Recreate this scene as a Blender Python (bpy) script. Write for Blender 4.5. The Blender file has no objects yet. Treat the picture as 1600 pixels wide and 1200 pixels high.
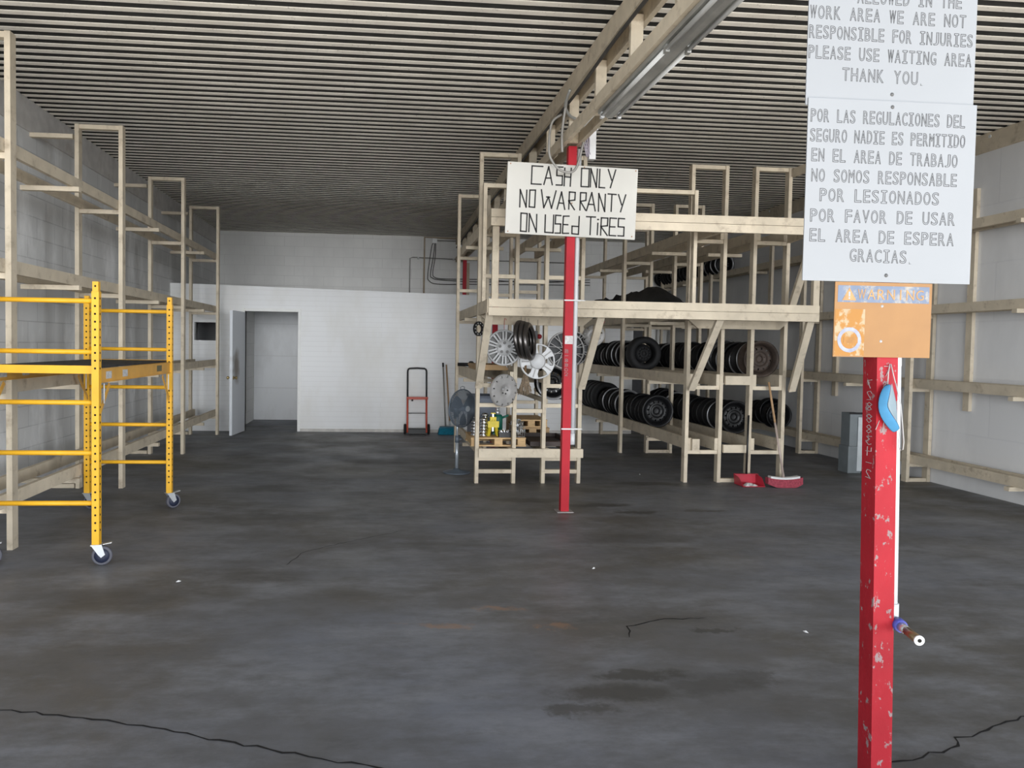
import bpy, bmesh, math, random
from mathutils import Vector, Matrix
random.seed(7)
S = bpy.context.scene
COL = S.collection
PI = math.pi

# ------------------------------------------------------------------ camera, world, sun, exposure
yaw, pitch, roll = math.radians(5.0), math.radians(2.2), 0.0165
fwd = Vector((math.sin(yaw)*math.cos(pitch), math.cos(yaw)*math.cos(pitch), -math.sin(pitch)))
rt = Vector((math.cos(yaw), -math.sin(yaw), 0)); up = rt.cross(fwd)
r2 = math.cos(roll)*rt + math.sin(roll)*up
u2 = -math.sin(roll)*rt + math.cos(roll)*up
cd = bpy.data.cameras.new('camera'); cam = bpy.data.objects.new('camera', cd); COL.objects.link(cam)
m = Matrix((r2, u2, -fwd)).transposed().to_4x4(); m.translation = Vector((0, 0, 1.52))
cam.matrix_world = m
cd.sensor_width = 36.0; cd.lens = 27.0; cd.shift_x = 0.0625; cd.shift_y = -0.01
cd.clip_start = 0.05; cd.clip_end = 300
S.camera = cam

S.view_settings.view_transform = 'Standard'; S.view_settings.look = 'None'
S.view_settings.gamma = 1.0; S.view_settings.use_curve_mapping = False
S.view_settings.exposure = -0.27

W = bpy.data.worlds.new('sky'); S.world = W; W.use_nodes = True
wn, wl = W.node_tree.nodes, W.node_tree.links
wn.clear()
wo = wn.new('ShaderNodeOutputWorld'); bg = wn.new('ShaderNodeBackground')
tc = wn.new('ShaderNodeTexCoord'); sp = wn.new('ShaderNodeSeparateXYZ')
wl.new(tc.outputs['Generated'], sp.inputs[0])
ramp = wn.new('ShaderNodeValToRGB')             # pale tropical haze near the horizon, bluer overhead
wl.new(sp.outputs['Z'], ramp.inputs[0])
ramp.color_ramp.elements[0].position = 0.0; ramp.color_ramp.elements[0].color = (0.92, 0.96, 1.0, 1)
ramp.color_ramp.elements[1].position = 0.7; ramp.color_ramp.elements[1].color = (0.42, 0.58, 0.85, 1)
wl.new(ramp.outputs[0], bg.inputs[0]); bg.inputs[1].default_value = 0.5
wl.new(bg.outputs[0], wo.inputs[0])

def sun(name, travel, energy, angle, color):
    d = bpy.data.lights.new(name, 'SUN'); d.energy = energy; d.angle = math.radians(angle); d.color = color
    o = bpy.data.objects.new(name, d); COL.objects.link(o)
    o.rotation_euler = Vector(travel).to_track_quat('-Z', 'Y').to_euler()
    o.location = (0, -6, 9)
    return o
# added fill suns standing in for sky haze and yard bounce through the bay
sun('sky_fill', (0.0, 1.0, -0.45), 0.95, 55, (0.84, 0.92, 1.0))
sun('horizon_fill', (0.0, 1.0, -0.03), 1.75, 16, (0.95, 0.975, 1.0))
sun('horizon_fill_left', (0.45, 1.0, -0.05), 0.75, 16, (0.93, 0.965, 1.0))
sun('horizon_fill_right', (-0.45, 1.0, -0.05), 0.95, 16, (0.93, 0.965, 1.0))
sun('side_fill_left', (1.30, 1.0, -0.20), 1.5, 30, (0.90, 0.95, 1.0))
sun('side_fill_right', (-1.30, 1.0, -0.20), 2.3, 30, (0.90, 0.95, 1.0))
sun('yard_bounce_fill', (0.0, 1.0, 0.80), 4.6, 55, (1.0, 0.935, 0.84))  # added upward sun to lift the ceiling; no yard is modelled

def portal(x0, x1, z0, z1, y):
    d = bpy.data.lights.new('bay_opening', 'AREA'); d.shape = 'RECTANGLE'; d.size = x1-x0; d.size_y = z1-z0
    d.cycles.is_portal = True
    o = bpy.data.objects.new('bay_opening', d); COL.objects.link(o)
    o.location = ((x0+x1)/2, y, (z0+z1)/2); o.rotation_euler = Vector((0, 1, 0)).to_track_quat('-Z', 'Z').to_euler()
portal(-3.5, 6.42, 0.0, 3.86, 1.6)

# ------------------------------------------------------------------ materials
def newmat(name):
    M = bpy.data.materials.new(name); M.use_nodes = True
    n = M.node_tree.nodes; b = n['Principled BSDF']
    return M, n, M.node_tree.links, b
def mat(name, col, rough=0.6, metal=0.0, scale=9.0, amt=0.12, bump=0.0, bscale=60.0, vary=0.0, spec=0.4, stain=None, sscale=3.0, slo=0.55, shi=0.7, stretch=None):
    M, n, L, b = newmat(name)
    b.inputs['Roughness'].default_value = rough; b.inputs['Metallic'].default_value = metal
    b.inputs['Specular IOR Level'].default_value = spec
    t = n.new('ShaderNodeTexCoord'); src = t.outputs['Object']
    if stretch:
        mp = n.new('ShaderNodeMapping'); mp.inputs['Scale'].default_value = stretch; L.new(src, mp.inputs[0]); src = mp.outputs[0]
    no = n.new('ShaderNodeTexNoise'); no.inputs['Scale'].default_value = scale; no.inputs['Detail'].default_value = 5
    L.new(src, no.inputs['Vector'])
    cr = n.new('ShaderNodeValToRGB'); e = cr.color_ramp.elements
    e[0].position = 0.3; e[1].position = 0.7
    e[0].color = (*[c*(1-amt) for c in col], 1); e[1].color = (*[min(1, c*(1+amt)) for c in col], 1)
    L.new(no.outputs[0], cr.inputs[0]); out = cr.outputs[0]
    if stain:
        n2 = n.new('ShaderNodeTexNoise'); n2.inputs['Scale'].default_value = sscale; n2.inputs['Detail'].default_value = 7; n2.inputs['Roughness'].default_value = 0.65
        L.new(src, n2.inputs['Vector'])
        c2 = n.new('ShaderNodeValToRGB'); c2.color_ramp.elements[0].position = slo; c2.color_ramp.elements[1].position = shi
        L.new(n2.outputs[0], c2.inputs[0])
        mx = n.new('ShaderNodeMix'); mx.data_type = 'RGBA'; L.new(c2.outputs[0], mx.inputs[0]); L.new(out, mx.inputs[6]); mx.inputs[7].default_value = (*stain, 1)
        out = mx.outputs[2]
    if vary:
        oi = n.new('ShaderNodeObjectInfo'); mr = n.new('ShaderNodeMapRange')
        mr.inputs[3].default_value = 1-vary; mr.inputs[4].default_value = 1+vary*0.5
        L.new(oi.outputs['Random'], mr.inputs[0])
        hs = n.new('ShaderNodeHueSaturation'); L.new(mr.outputs[0], hs.inputs['Value']); L.new(out, hs.inputs['Color']); out = hs.outputs[0]
    L.new(out, b.inputs['Base Color'])
    if bump:
        nb = n.new('ShaderNodeTexNoise'); nb.inputs['Scale'].default_value = bscale; L.new(src, nb.inputs['Vector'])
        bp = n.new('ShaderNodeBump'); bp.inputs['Strength'].default_value = bump; bp.inputs['Distance'].default_value = 0.01
        L.new(nb.outputs[0], bp.inputs['Height']); L.new(bp.outputs[0], b.inputs['Normal'])
    return M

wood = mat('painted_lumber', (0.615, 0.535, 0.415), 0.75, scale=6, amt=0.10, bump=0.15, bscale=40, vary=0.12, stain=(0.30, 0.235, 0.17), sscale=9, slo=0.55, shi=0.80, spec=0.2)
rawwood = mat('raw_pine', (0.56, 0.38, 0.20), 0.8, scale=14, amt=0.2, bump=0.2, stretch=(1, 8, 8), spec=0.2)
redpaint = mat('red_steel_paint', (0.44, 0.016, 0.028), 0.5, scale=5, amt=0.10, bump=0.05, bscale=90, spec=0.2)
redworn = mat('worn_red_steel_paint', (0.30, 0.013, 0.021), 0.5, spec=0.2, scale=5, amt=0.16, bump=0.12, bscale=70, stain=(0.24, 0.17, 0.17), sscale=34, slo=0.60, shi=0.63, stretch=(1, 1, 0.6))
yellow = mat('yellow_steel_paint', (0.76, 0.40, 0.018), 0.45, scale=8, amt=0.08)
yellowrail = mat('yellow_rail_paint', (0.62, 0.33, 0.06), 0.5, scale=8, amt=0.1)
blackhole = mat('dark_hole', (0.01, 0.008, 0.006), 0.9, amt=0.0)
deckblack = mat('black_plywood', (0.03, 0.03, 0.032), 0.85, amt=0.3)
zinc = mat('zinc_plate', (0.62, 0.64, 0.66), 0.35, 0.8, amt=0.12)
rubber = mat('black_rubber', (0.010, 0.010, 0.011), 0.75, amt=0.25)
greyrubber = mat('caster_tread', (0.10, 0.10, 0.12), 0.7, amt=0.1)
navy = mat('caster_wheel', (0.02, 0.025, 0.05), 0.5, amt=0.1)
blacksteel = mat('black_steel', (0.008, 0.008, 0.009), 0.45, 0.0, scale=12, amt=0.3, vary=0.3, spec=0.35)
ruststeel = mat('brown_rusty_steel', (0.062, 0.045, 0.036), 0.6, 0.2, scale=12, amt=0.3)
greysteel = mat('grey_steel', (0.14, 0.14, 0.14), 0.45, 0.5, amt=0.2)
silver = mat('silver_plastic', (0.40, 0.40, 0.40), 0.45, 0.1, amt=0.08)
whiteplastic = mat('white_plastic', (0.66, 0.66, 0.66), 0.4, amt=0.04)
darkgrey = mat('dark_grey_plastic', (0.07, 0.068, 0.065), 0.35, 0.3, amt=0.2)
greycover = mat('dull_grey_plastic', (0.34, 0.33, 0.32), 0.55, 0.1, amt=0.15)
chrome = mat('chrome', (0.75, 0.76, 0.78), 0.15, 1.0, amt=0.08)
fangrey = mat('fan_grey', (0.11, 0.135, 0.165), 0.5, 0.2, amt=0.1)
fanpole = mat('fan_pole', (0.42, 0.46, 0.5), 0.35, 0.5, amt=0.1)
orange = mat('red_orange_paint', (0.50, 0.09, 0.055), 0.5, amt=0.15)
blackpaint = mat('black_paint', (0.012, 0.012, 0.013), 0.45, amt=0.2)
bluebristle = mat('blue_bristle', (0.0, 0.14, 0.22), 0.8, scale=60, amt=0.35)
redbristle = mat('dark_red_bristle', (0.32, 0.05, 0.075), 0.8, scale=60, amt=0.3)
redplastic = mat('red_plastic', (0.50, 0.03, 0.055), 0.4, amt=0.1)
stick = mat('wooden_handle', (0.38, 0.24, 0.13), 0.6, amt=0.15)
greyplastic = mat('grey_plastic', (0.17, 0.19, 0.20), 0.55, amt=0.1)
signwhite = mat('white_sign_sheet', (0.245, 0.253, 0.264), 0.45, scale=3, amt=0.03, stain=(0.21, 0.205, 0.20), sscale=22, slo=0.74, shi=0.80)
boardwhite = mat('white_board_paint', (0.56, 0.545, 0.505), 0.6, scale=3, amt=0.03, stain=(0.50, 0.38, 0.25), sscale=6, slo=0.73, shi=0.85)
inkblack = mat('black_marker', (0.015, 0.014, 0.014), 0.6, amt=0.0)
inkgrey = mat('grey_outline_ink', (0.07, 0.07, 0.074), 0.6, amt=0.0)
signorange = mat('orange_sign_board', (0.265, 0.132, 0.042), 0.5, scale=7, amt=0.10, stain=(0.2, 0.10, 0.03), sscale=30, slo=0.68, shi=0.74)
blueband = mat('faded_blue_band', (0.125, 0.155, 0.22), 0.55, scale=12, amt=0.1, stain=(0.30, 0.28, 0.25), sscale=28, slo=0.50, shi=0.62)
letterorange = mat('faded_orange_letters', (0.36, 0.20, 0.08), 0.55, scale=30, amt=0.2)
sticker = mat('peeling_sticker', (0.33, 0.25, 0.15), 0.5, scale=22, amt=0.1, stain=(0.30, 0.13, 0.015), sscale=18, slo=0.44, shi=0.50)
stickerblue = mat('sticker_blue_grey', (0.25, 0.26, 0.33), 0.5, amt=0.2, scale=40)
stickerorange = mat('sticker_orange', (0.27, 0.12, 0.02), 0.5, amt=0.2, scale=40)
chalk = mat('chalk', (0.34, 0.29, 0.29), 0.9, amt=0.1)
pvc = mat('white_pipe', (0.62, 0.63, 0.64), 0.35, amt=0.04)
bluetape = mat('blue_thread_tape', (0.07, 0.08, 0.36), 0.4, amt=0.2)
brass = mat('tarnished_brass', (0.30, 0.21, 0.12), 0.35, 0.8, amt=0.25, scale=25)
maskblue = mat('mask_blue', (0.05, 0.20, 0.36), 0.8, amt=0.05, scale=40)
maskwhite = mat('mask_pale_side', (0.20, 0.255, 0.285), 0.8, amt=0.05, scale=40)
elastic = mat('white_elastic', (0.40, 0.40, 0.39), 0.7, amt=0.03)
conduit = mat('grey_conduit', (0.30, 0.29, 0.27), 0.5, 0.3, amt=0.15)
cable = mat('dark_cable', (0.06, 0.055, 0.05), 0.6, amt=0.2)
tanpipe = mat('tan_pipe', (0.45, 0.36, 0.26), 0.6, amt=0.1)
galv = mat('galvanised_strip', (0.42, 0.42, 0.40), 0.45, 0.5, scale=5, amt=0.2)
glasstube = mat('unlit_lamp_tube', (0.62, 0.63, 0.62), 0.25, amt=0.05)
doorpaint = mat('door_paint', (0.60, 0.63, 0.68), 0.5, scale=2, amt=0.05)
brassknob = mat('brass_knob', (0.55, 0.42, 0.2), 0.3, 0.9, amt=0.2)
darkdoor = mat('dark_door', (0.03, 0.03, 0.033), 0.6, amt=0.2)
greenplastic = mat('green_paint', (0.01, 0.11, 0.075), 0.45, amt=0.2)
jackyellow = mat('jack_yellow', (0.62, 0.48, 0.03), 0.5, amt=0.15)
tarp = mat('black_tarp', (0.010, 0.010, 0.011), 0.55, amt=0.3, bump=0.4, bscale=9)
straw = mat('straw', (0.30, 0.23, 0.16), 0.9, scale=80, amt=0.4)
cardboard = mat('tan_board', (0.45, 0.30, 0.16), 0.8, amt=0.15)
litter = mat('pale_scrap', (0.7, 0.7, 0.7), 0.8, amt=0.1)

# ------------------------------------------------------------------ mesh building helpers
class MB:
    def __init__(s): s.v = []; s.f = []; s.sm = []; s.mi = []; s.cur = 0
    def add(s, vs, fs, smooth=False):
        o = len(s.v); s.v += [tuple(v) for v in vs]
        for f in fs: s.f.append(tuple(i+o for i in f)); s.sm.append(smooth); s.mi.append(s.cur)
        return s
    def box(s, x0, x1, y0, y1, z0, z1):
        x0, x1 = min(x0, x1), max(x0, x1); y0, y1 = min(y0, y1), max(y0, y1); z0, z1 = min(z0, z1), max(z0, z1)
        v = [(x0,y0,z0),(x1,y0,z0),(x1,y1,z0),(x0,y1,z0),(x0,y0,z1),(x1,y0,z1),(x1,y1,z1),(x0,y1,z1)]
        return s.add(v, [(0,3,2,1),(4,5,6,7),(0,1,5,4),(1,2,6,5),(2,3,7,6),(3,0,4,7)])
    def bar(s, p, q, w, h, ref=(0,0,1)):
        p, q = Vector(p), Vector(q); d = (q-p).normalized(); r = Vector(ref)
        if abs(d.dot(r)) > 0.98: r = Vector((0,1,0))
        a = d.cross(r).normalized(); b = a.cross(d).normalized()
        v = []
        for c in (p, q):
            for sa, sb in ((-1,-1),(1,-1),(1,1),(-1,1)): v.append(c + a*sa*w/2 + b*sb*h/2)
        return s.add(v, [(0,1,2,3),(4,7,6,5),(0,4,5,1),(1,5,6,2),(2,6,7,3),(3,7,4,0)])
    def tube(s, pts, r, n=8, caps=True, closed=False):
        pts = [Vector(p) for p in pts]; k = len(pts); vs = []; ref = None
        for i, p in enumerate(pts):
            if closed: d = pts[(i+1) % k] - pts[i-1]
            else: d = pts[min(i+1, k-1)] - pts[max(i-1, 0)]
            d.normalize()
            if ref is None:
                ref = Vector((0,0,1)) if abs(d.z) < 0.9 else Vector((1,0,0))
            a = d.cross(ref).normalized(); b = a.cross(d).normalized(); ref = b
            rr = r[i] if isinstance(r, (list, tuple)) else r
            for j in range(n):
                t = 2*PI*j/n; vs.append(p + a*math.cos(t)*rr + b*math.sin(t)*rr)
        fs = []
        for i in range(k if closed else k-1):
            i2 = (i+1) % k
            for j in range(n):
                j2 = (j+1) % n; fs.append((i*n+j, i2*n+j, i2*n+j2, i*n+j2))
        s.add(vs, fs, True)
        if caps and not closed:
            o = len(vs); base = len(s.v)-o
            s.f.append(tuple(base+j for j in range(n))); s.sm.append(False); s.mi.append(s.cur)
            s.f.append(tuple(base+(k-1)*n+j for j in reversed(range(n)))); s.sm.append(False); s.mi.append(s.cur)
        return s
    def lathe(s, prof, c=(0,0,0), axis='Y', n=32, closed=True, smooth=True, hole=None):
        # prof: list of (radius, along); hole(i, j) True leaves the quad out
        vs = []; k = len(prof); c = Vector(c)
        for (r, a) in prof:
            for j in range(n):
                t = 2*PI*j/n; x, y = r*math.cos(t), r*math.sin(t)
                v = {'Y': (x, a, y), 'Z': (x, y, a), 'X': (a, x, y)}[axis]
                vs.append(c+Vector(v))
        fs = []
        for i in range(k if closed else k-1):
            i2 = (i+1) % k
            for j in range(n):
                if hole and hole(i, j): continue
                j2 = (j+1) % n; fs.append((i*n+j, i2*n+j, i2*n+j2, i*n+j2))
        return s.add(vs, fs, smooth)
    def cyl(s, c, r, a0, a1, axis='Z', n=20):
        s.lathe([(0.0001, a0), (r, a0), (r, a1), (0.0001, a1)], c, axis, n, closed=False, smooth=False); return s
    def build(s, name, m, parent=None, loc=None):
        me = bpy.data.meshes.new(name); off = Vector((0,0,0))
        if parent is not None: off = Vector(parent.get('_o', (0,0,0)))
        if loc is not None: off = Vector(loc)
        me.from_pydata([Vector(v)-off for v in s.v], [], s.f); 
        me.polygons.foreach_set('use_smooth', s.sm)
        ms = m if isinstance(m, (list, tuple)) else [m]
        for q in ms: me.materials.append(q)
        if len(ms) > 1: me.polygons.foreach_set('material_index', s.mi)
        bm = bmesh.new(); bm.from_mesh(me); bmesh.ops.recalc_face_normals(bm, faces=bm.faces); bm.to_mesh(bm and me); bm.free()
        me.update()
        o = bpy.data.objects.new(name, me); COL.objects.link(o)
        if loc is not None: o.location = loc
        if parent is not None:
            o.parent = parent; o['_o'] = list(off)
        return o
def tag(o, label, cat, group=None, kind=None):
    o['label'] = label; o['category'] = cat
    if group: o['group'] = group
    if kind: o['kind'] = kind
    return o
def thing(name, label, cat, loc=(0,0,0), group=None, rot=None):
    o = bpy.data.objects.new(name, None); COL.objects.link(o); o.location = loc; o.empty_display_size = 0.1
    if rot: o.rotation_euler = rot; o['_o'] = [0.0, 0.0, 0.0]
    else: o['_o'] = list(loc)
    return tag(o, label, cat, group)
def struct(name, bmb, m):
    o = bmb.build(name, m); o['kind'] = 'structure'; return o
def copy_tree(o, loc, label=None, group=None, rot=None):
    r = o.copy(); COL.objects.link(r); r.location = loc
    if rot: r.rotation_euler = rot
    if label: r['label'] = label
    if group: r['group'] = group
    for ch in list(o.children):
        c = ch.copy(); COL.objects.link(c); c.parent = r
        for g in ch.children:
            d = g.copy(); COL.objects.link(d); d.parent = c
    return r

# ------------------------------------------------------------------ the setting
LX, RX, BY, CZ = -3.5, 6.44, 16.85, 3.86
FY = 1.6      # threshold of the open bay; the camera stands just outside it

def wall_brick(name, base, mortar, bw, bh, plane, amt, stain, sscale, slo, shi, msize=0.012, bump=0.4, rough=0.75, streak=0.0):
    M, n, L, b = newmat(name); b.inputs['Roughness'].default_value = rough; b.inputs['Specular IOR Level'].default_value = 0.25
    t = n.new('ShaderNodeTexCoord'); s = n.new('ShaderNodeSeparateXYZ'); c = n.new('ShaderNodeCombineXYZ')
    L.new(t.outputs['Object'], s.inputs[0]); L.new(s.outputs['Y' if plane == 'YZ' else 'X'], c.inputs[0]); L.new(s.outputs['Z'], c.inputs[1])
    br = n.new('ShaderNodeTexBrick'); br.inputs['Scale'].default_value = 1.0
    br.inputs['Brick Width'].default_value = bw; br.inputs['Row Height'].default_value = bh; br.inputs['Mortar Size'].default_value = msize*0.5
    br.inputs['Mortar Smooth'].default_value = 0.3
    br.inputs['Color1'].default_value = (*base, 1); br.inputs['Color2'].default_value = (*[x*(1-amt) for x in base], 1); br.inputs['Mortar'].default_value = (*mortar, 1)
    L.new(c.outputs[0], br.inputs['Vector'])
    no = n.new('ShaderNodeTexNoise'); no.inputs['Scale'].default_value = sscale; no.inputs['Detail'].default_value = 8; no.inputs['Roughness'].default_value = 0.62
    mp = n.new('ShaderNodeMapping'); mp.inputs['Scale'].default_value = (1, 1, 0.45); L.new(t.outputs['Object'], mp.inputs[0]); L.new(mp.outputs[0], no.inputs['Vector'])
    cr = n.new('ShaderNodeValToRGB'); cr.color_ramp.elements[0].position = slo; cr.color_ramp.elements[1].position = shi
    L.new(no.outputs[0], cr.inputs[0])
    mx = n.new('ShaderNodeMix'); mx.data_type = 'RGBA'; L.new(cr.outputs[0], mx.inputs[0]); L.new(br.outputs[0], mx.inputs[6]); mx.inputs[7].default_value = (*stain, 1)
    L.new(mx.outputs[2], b.inputs['Base Color'])
    bp = n.new('ShaderNodeBump'); bp.inputs['Strength'].default_value = bump; bp.inputs['Distance'].default_value = 0.006
    inv = n.new('ShaderNodeMath'); inv.operation = 'SUBTRACT'; inv.inputs[0].default_value = 1.0; L.new(br.outputs['Fac'], inv.inputs[1])
    n3 = n.new('ShaderNodeTexNoise'); n3.inputs['Scale'].default_value = 35; L.new(t.outputs['Object'], n3.inputs['Vector'])
    ad = n.new('ShaderNodeMath'); ad.operation = 'MULTIPLY_ADD'; ad.inputs[1].default_value = 0.25; L.new(n3.outputs[0], ad.inputs[0]); L.new(inv.outputs[0], ad.inputs[2])
    L.new(ad.outputs[0], bp.inputs['Height']); L.new(bp.outputs[0], b.inputs['Normal'])
    return M
blockwall = wall_brick('painted_block', (0.68, 0.68, 0.675), (0.52, 0.52, 0.52), 0.42, 0.21, 'YZ', 0.06, (0.90, 0.90, 0.90), 2.0, 0.50, 0.70)
stucco = wall_brick('patched_stucco', (0.76, 0.76, 0.765), (0.70, 0.70, 0.71), 1.9, 0.62, 'YZ', 0.06, (0.83, 0.83, 0.835), 1.4, 0.45, 0.7, msize=0.02, bump=0.2)
whitebrick = wall_brick('white_clapboard', (0.81, 0.815, 0.82), (0.72, 0.72, 0.725), 60.0, 0.085, 'XZ', 0.01, (0.73, 0.72, 0.69), 1.3, 0.45, 0.72, msize=0.007, bump=0.22, rough=0.6)
upperwall = wall_brick('grey_white_block', (0.82, 0.81, 0.785), (0.68, 0.67, 0.65), 0.42, 0.21, 'XZ', 0.04, (0.69, 0.68, 0.66), 0.9, 0.42, 0.72, msize=0.01, bump=0.25)

def floor_material():
    M, n, L, b = newmat('oil_stained_concrete'); b.inputs['Specular IOR Level'].default_value = 0.35
    t = n.new('ShaderNodeTexCoord'); P = t.outputs['Object']
    def noise(sc, det=6, ro=0.6, scale3=None):
        x = n.new('ShaderNodeTexNoise'); x.inputs['Scale'].default_value = sc; x.inputs['Detail'].default_value = det; x.inputs['Roughness'].default_value = ro
        if scale3:
            mp = n.new('ShaderNodeMapping'); mp.inputs['Scale'].default_value = scale3; L.new(P, mp.inputs[0]); L.new(mp.outputs[0], x.inputs['Vector'])
        else: L.new(P, x.inputs['Vector'])
        return x.outputs[0]
    def ramp2(src, a, b_, c0, c1):
        r = n.new('ShaderNodeValToRGB'); r.color_ramp.elements[0].position = a; r.color_ramp.elements[1].position = b_
        r.color_ramp.elements[0].color = (*c0, 1); r.color_ramp.elements[1].color = (*c1, 1); L.new(src, r.inputs[0]); return r.outputs[0]
    def mix(fac, a, c):
        x = n.new('ShaderNodeMix'); x.data_type = 'RGBA'; L.new(fac, x.inputs[0]); L.new(a, x.inputs[6])
        if isinstance(c, tuple): x.inputs[7].default_value = (*c, 1)
        else: L.new(c, x.inputs[7])
        return x.outputs[2]
    base = ramp2(noise(0.42, 8, 0.6, (0.9, 1.1, 1)), 0.41, 0.60, (0.120, 0.114, 0.106), (0.180, 0.190, 0.220))
    streak = ramp2(noise(1.3, 9, 0.72, (0.75, 1.5, 1)), 0.46, 0.66, (0, 0, 0), (0.75, 0.75, 0.75)); c = mix(streak, base, (0.252, 0.261, 0.288))
    fine = ramp2(noise(7.0, 8, 0.75, (0.7, 1.4, 1)), 0.44, 0.68, (0, 0, 0), (0.45, 0.45, 0.45)); c = mix(fine, c, (0.096, 0.094, 0.091))
    oil = ramp2(noise(0.9, 9, 0.72, (0.7, 1.5, 1)), 0.545, 0.70, (0, 0, 0), (0.8, 0.8, 0.8)); c = mix(oil, c, (0.078, 0.075, 0.070))
    # individual oil patches: centre, size
    sep = n.new('ShaderNodeVectorMath'); sep.operation = 'ADD'
    wob = n.new('ShaderNodeTexNoise'); wob.inputs['Scale'].default_value = 4.2; wob.inputs['Detail'].default_value = 9; wob.inputs['Roughness'].default_value = 0.72; L.new(P, wob.inputs['Vector'])
    vm = n.new('ShaderNodeVectorMath'); vm.operation = 'MULTIPLY_ADD'; L.new(wob.outputs['Color'], vm.inputs[0]); vm.inputs[1].default_value = (0.7, 0.30, 0); L.new(P, vm.inputs[2])
    for (x, y, sx, sy, dark) in ((1.45, 7.40, 0.42, 0.16, 0.85), (2.10, 7.15, 0.40, 0.10, 0.9), (2.35, 6.85, 0.25, 0.07, 0.9), (1.22, 3.42, 0.30, 0.07, 0.9), (1.05, 3.25, 0.35, 0.10, 0.85), (0.85, 3.1, 0.2, 0.06, 0.75), (1.55, 3.3, 0.25, 0.12, 0.6), (2.05, 2.62, 0.25, 0.10, 0.7), (1.75, 3.35, 0.12, 0.12, 0.6),
                                 (2.0, 5.9, 0.7, 0.22, 0.5), (3.05, 6.9, 0.30, 0.06, 0.7), (2.9, 8.3, 0.5, 0.12, 0.75), (2.6, 10.2, 0.5, 0.3, 0.6), (0.2, 9.9, 0.9, 0.30, 0.5), (-1.0, 8.0, 0.8, 0.25, 0.5), (-0.9, 6.7, 0.9, 0.18, 0.5), (1.80, 3.95, 0.10, 0.03, 0.8), (-1.6, 4.6, 0.6, 0.2, 0.45)):
        sb = n.new('ShaderNodeVectorMath'); sb.operation = 'SUBTRACT'; L.new(vm.outputs[0], sb.inputs[0]); sb.inputs[1].default_value = (x+0.35, y+0.15, 0)
        dv = n.new('ShaderNodeVectorMath'); dv.operation = 'MULTIPLY'; L.new(sb.outputs[0], dv.inputs[0]); dv.inputs[1].default_value = (1/sx, 1/sy, 0)
        ln = n.new('ShaderNodeVectorMath'); ln.operation = 'LENGTH'; L.new(dv.outputs[0], ln.inputs[0])
        f = ramp2(ln.outputs['Value'], 0.55, 1.25, (dark,)*3, (0, 0, 0)); c = mix(f, c, (0.072, 0.069, 0.065))
    for (x, y, sx, sy) in ((0.72, 4.35, 0.16, 0.05), (0.98, 4.05, 0.10, 0.05), (0.35, 4.1, 0.22, 0.04)):     # rust traces
        sb = n.new('ShaderNodeVectorMath'); sb.operation = 'SUBTRACT'; L.new(vm.outputs[0], sb.inputs[0]); sb.inputs[1].default_value = (x+0.35, y+0.15, 0)
        dv = n.new('ShaderNodeVectorMath'); dv.operation = 'MULTIPLY'; L.new(sb.outputs[0], dv.inputs[0]); dv.inputs[1].default_value = (1/sx, 1/sy, 0)
        ln = n.new('ShaderNodeVectorMath'); ln.operation = 'LENGTH'; L.new(dv.outputs[0], ln.inputs[0])
        f = ramp2(ln.outputs['Value'], 0.4, 1.3, (0.45,)*3, (0, 0, 0)); c = mix(f, c, (0.360, 0.192, 0.096))
    spk = ramp2(noise(55, 2, 0.5), 0.77, 0.80, (0, 0, 0), (0.5, 0.5, 0.5)); c = mix(spk, c, (0.240, 0.240, 0.248))
    L.new(c, b.inputs['Base Color'])
    rr = ramp2(noise(1.6, 5, 0.6), 0.35, 0.7, (0.42,)*3, (0.68,)*3); L.new(rr, b.inputs['Roughness'])
    bp = n.new('ShaderNodeBump'); bp.inputs['Strength'].default_value = 0.25; bp.inputs['Distance'].default_value = 0.004
    L.new(noise(24, 6, 0.7), bp.inputs['Height']); L.new(bp.outputs[0], b.inputs['Normal'])
    return M
fb = MB(); fb.box(LX-0.2, RX+0.2, FY, BY+0.2, -0.2, 0.0)
fb.cur = 1
def crack(pts, w, seed):
    R = random.Random(seed); P = [Vector((x, y, 0.0012)) for x, y in pts]; Q = []
    for a, b in zip(P, P[1:]):
        k = max(2, int((b-a).length/0.05))
        for i in range(k): Q.append(a.lerp(b, i/k) + Vector((R.uniform(-.008, .008), R.uniform(-.012, .012), 0)))
    Q.append(P[-1]); vs = []; fs = []
    for i, q in enumerate(Q):
        d = (Q[min(i+1, len(Q)-1)]-Q[max(i-1, 0)]).normalized(); a = Vector((-d.y, d.x, 0)); ww = w*R.uniform(0.5, 1.2)*(0.25 if i in (0, len(Q)-1) else 1)
        vs += [q+a*ww, q-a*ww]
        if i: fs.append((2*i-2, 2*i-1, 2*i+1, 2*i))
    fb.add(vs, fs)
crack([(-2.4, 3.45), (-1.54, 3.23), (-0.92, 3.06), (-0.35, 2.83), (0.01, 2.70), (0.9, 2.35)], 0.0055, 1)
crack([(1.3, 2.5), (1.85, 2.61), (2.24, 2.72), (2.28, 2.78), (2.41, 2.82), (2.69, 2.93), (3.4, 3.1)], 0.0055, 2)
crack([(1.32, 3.87), (1.36, 4.02), (1.55, 4.12), (1.85, 4.14)], 0.0045, 3)
crack([(-0.62, 5.25), (-0.55, 5.55), (-0.3, 5.8), (0.2, 6.2)], 0.0028, 4)
struct('floor', fb, [floor_material(), mat('dark_crack', (0.012, 0.011, 0.011), 0.9, amt=0.0)])  # cracks are flat dark strips within the floor mesh

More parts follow.
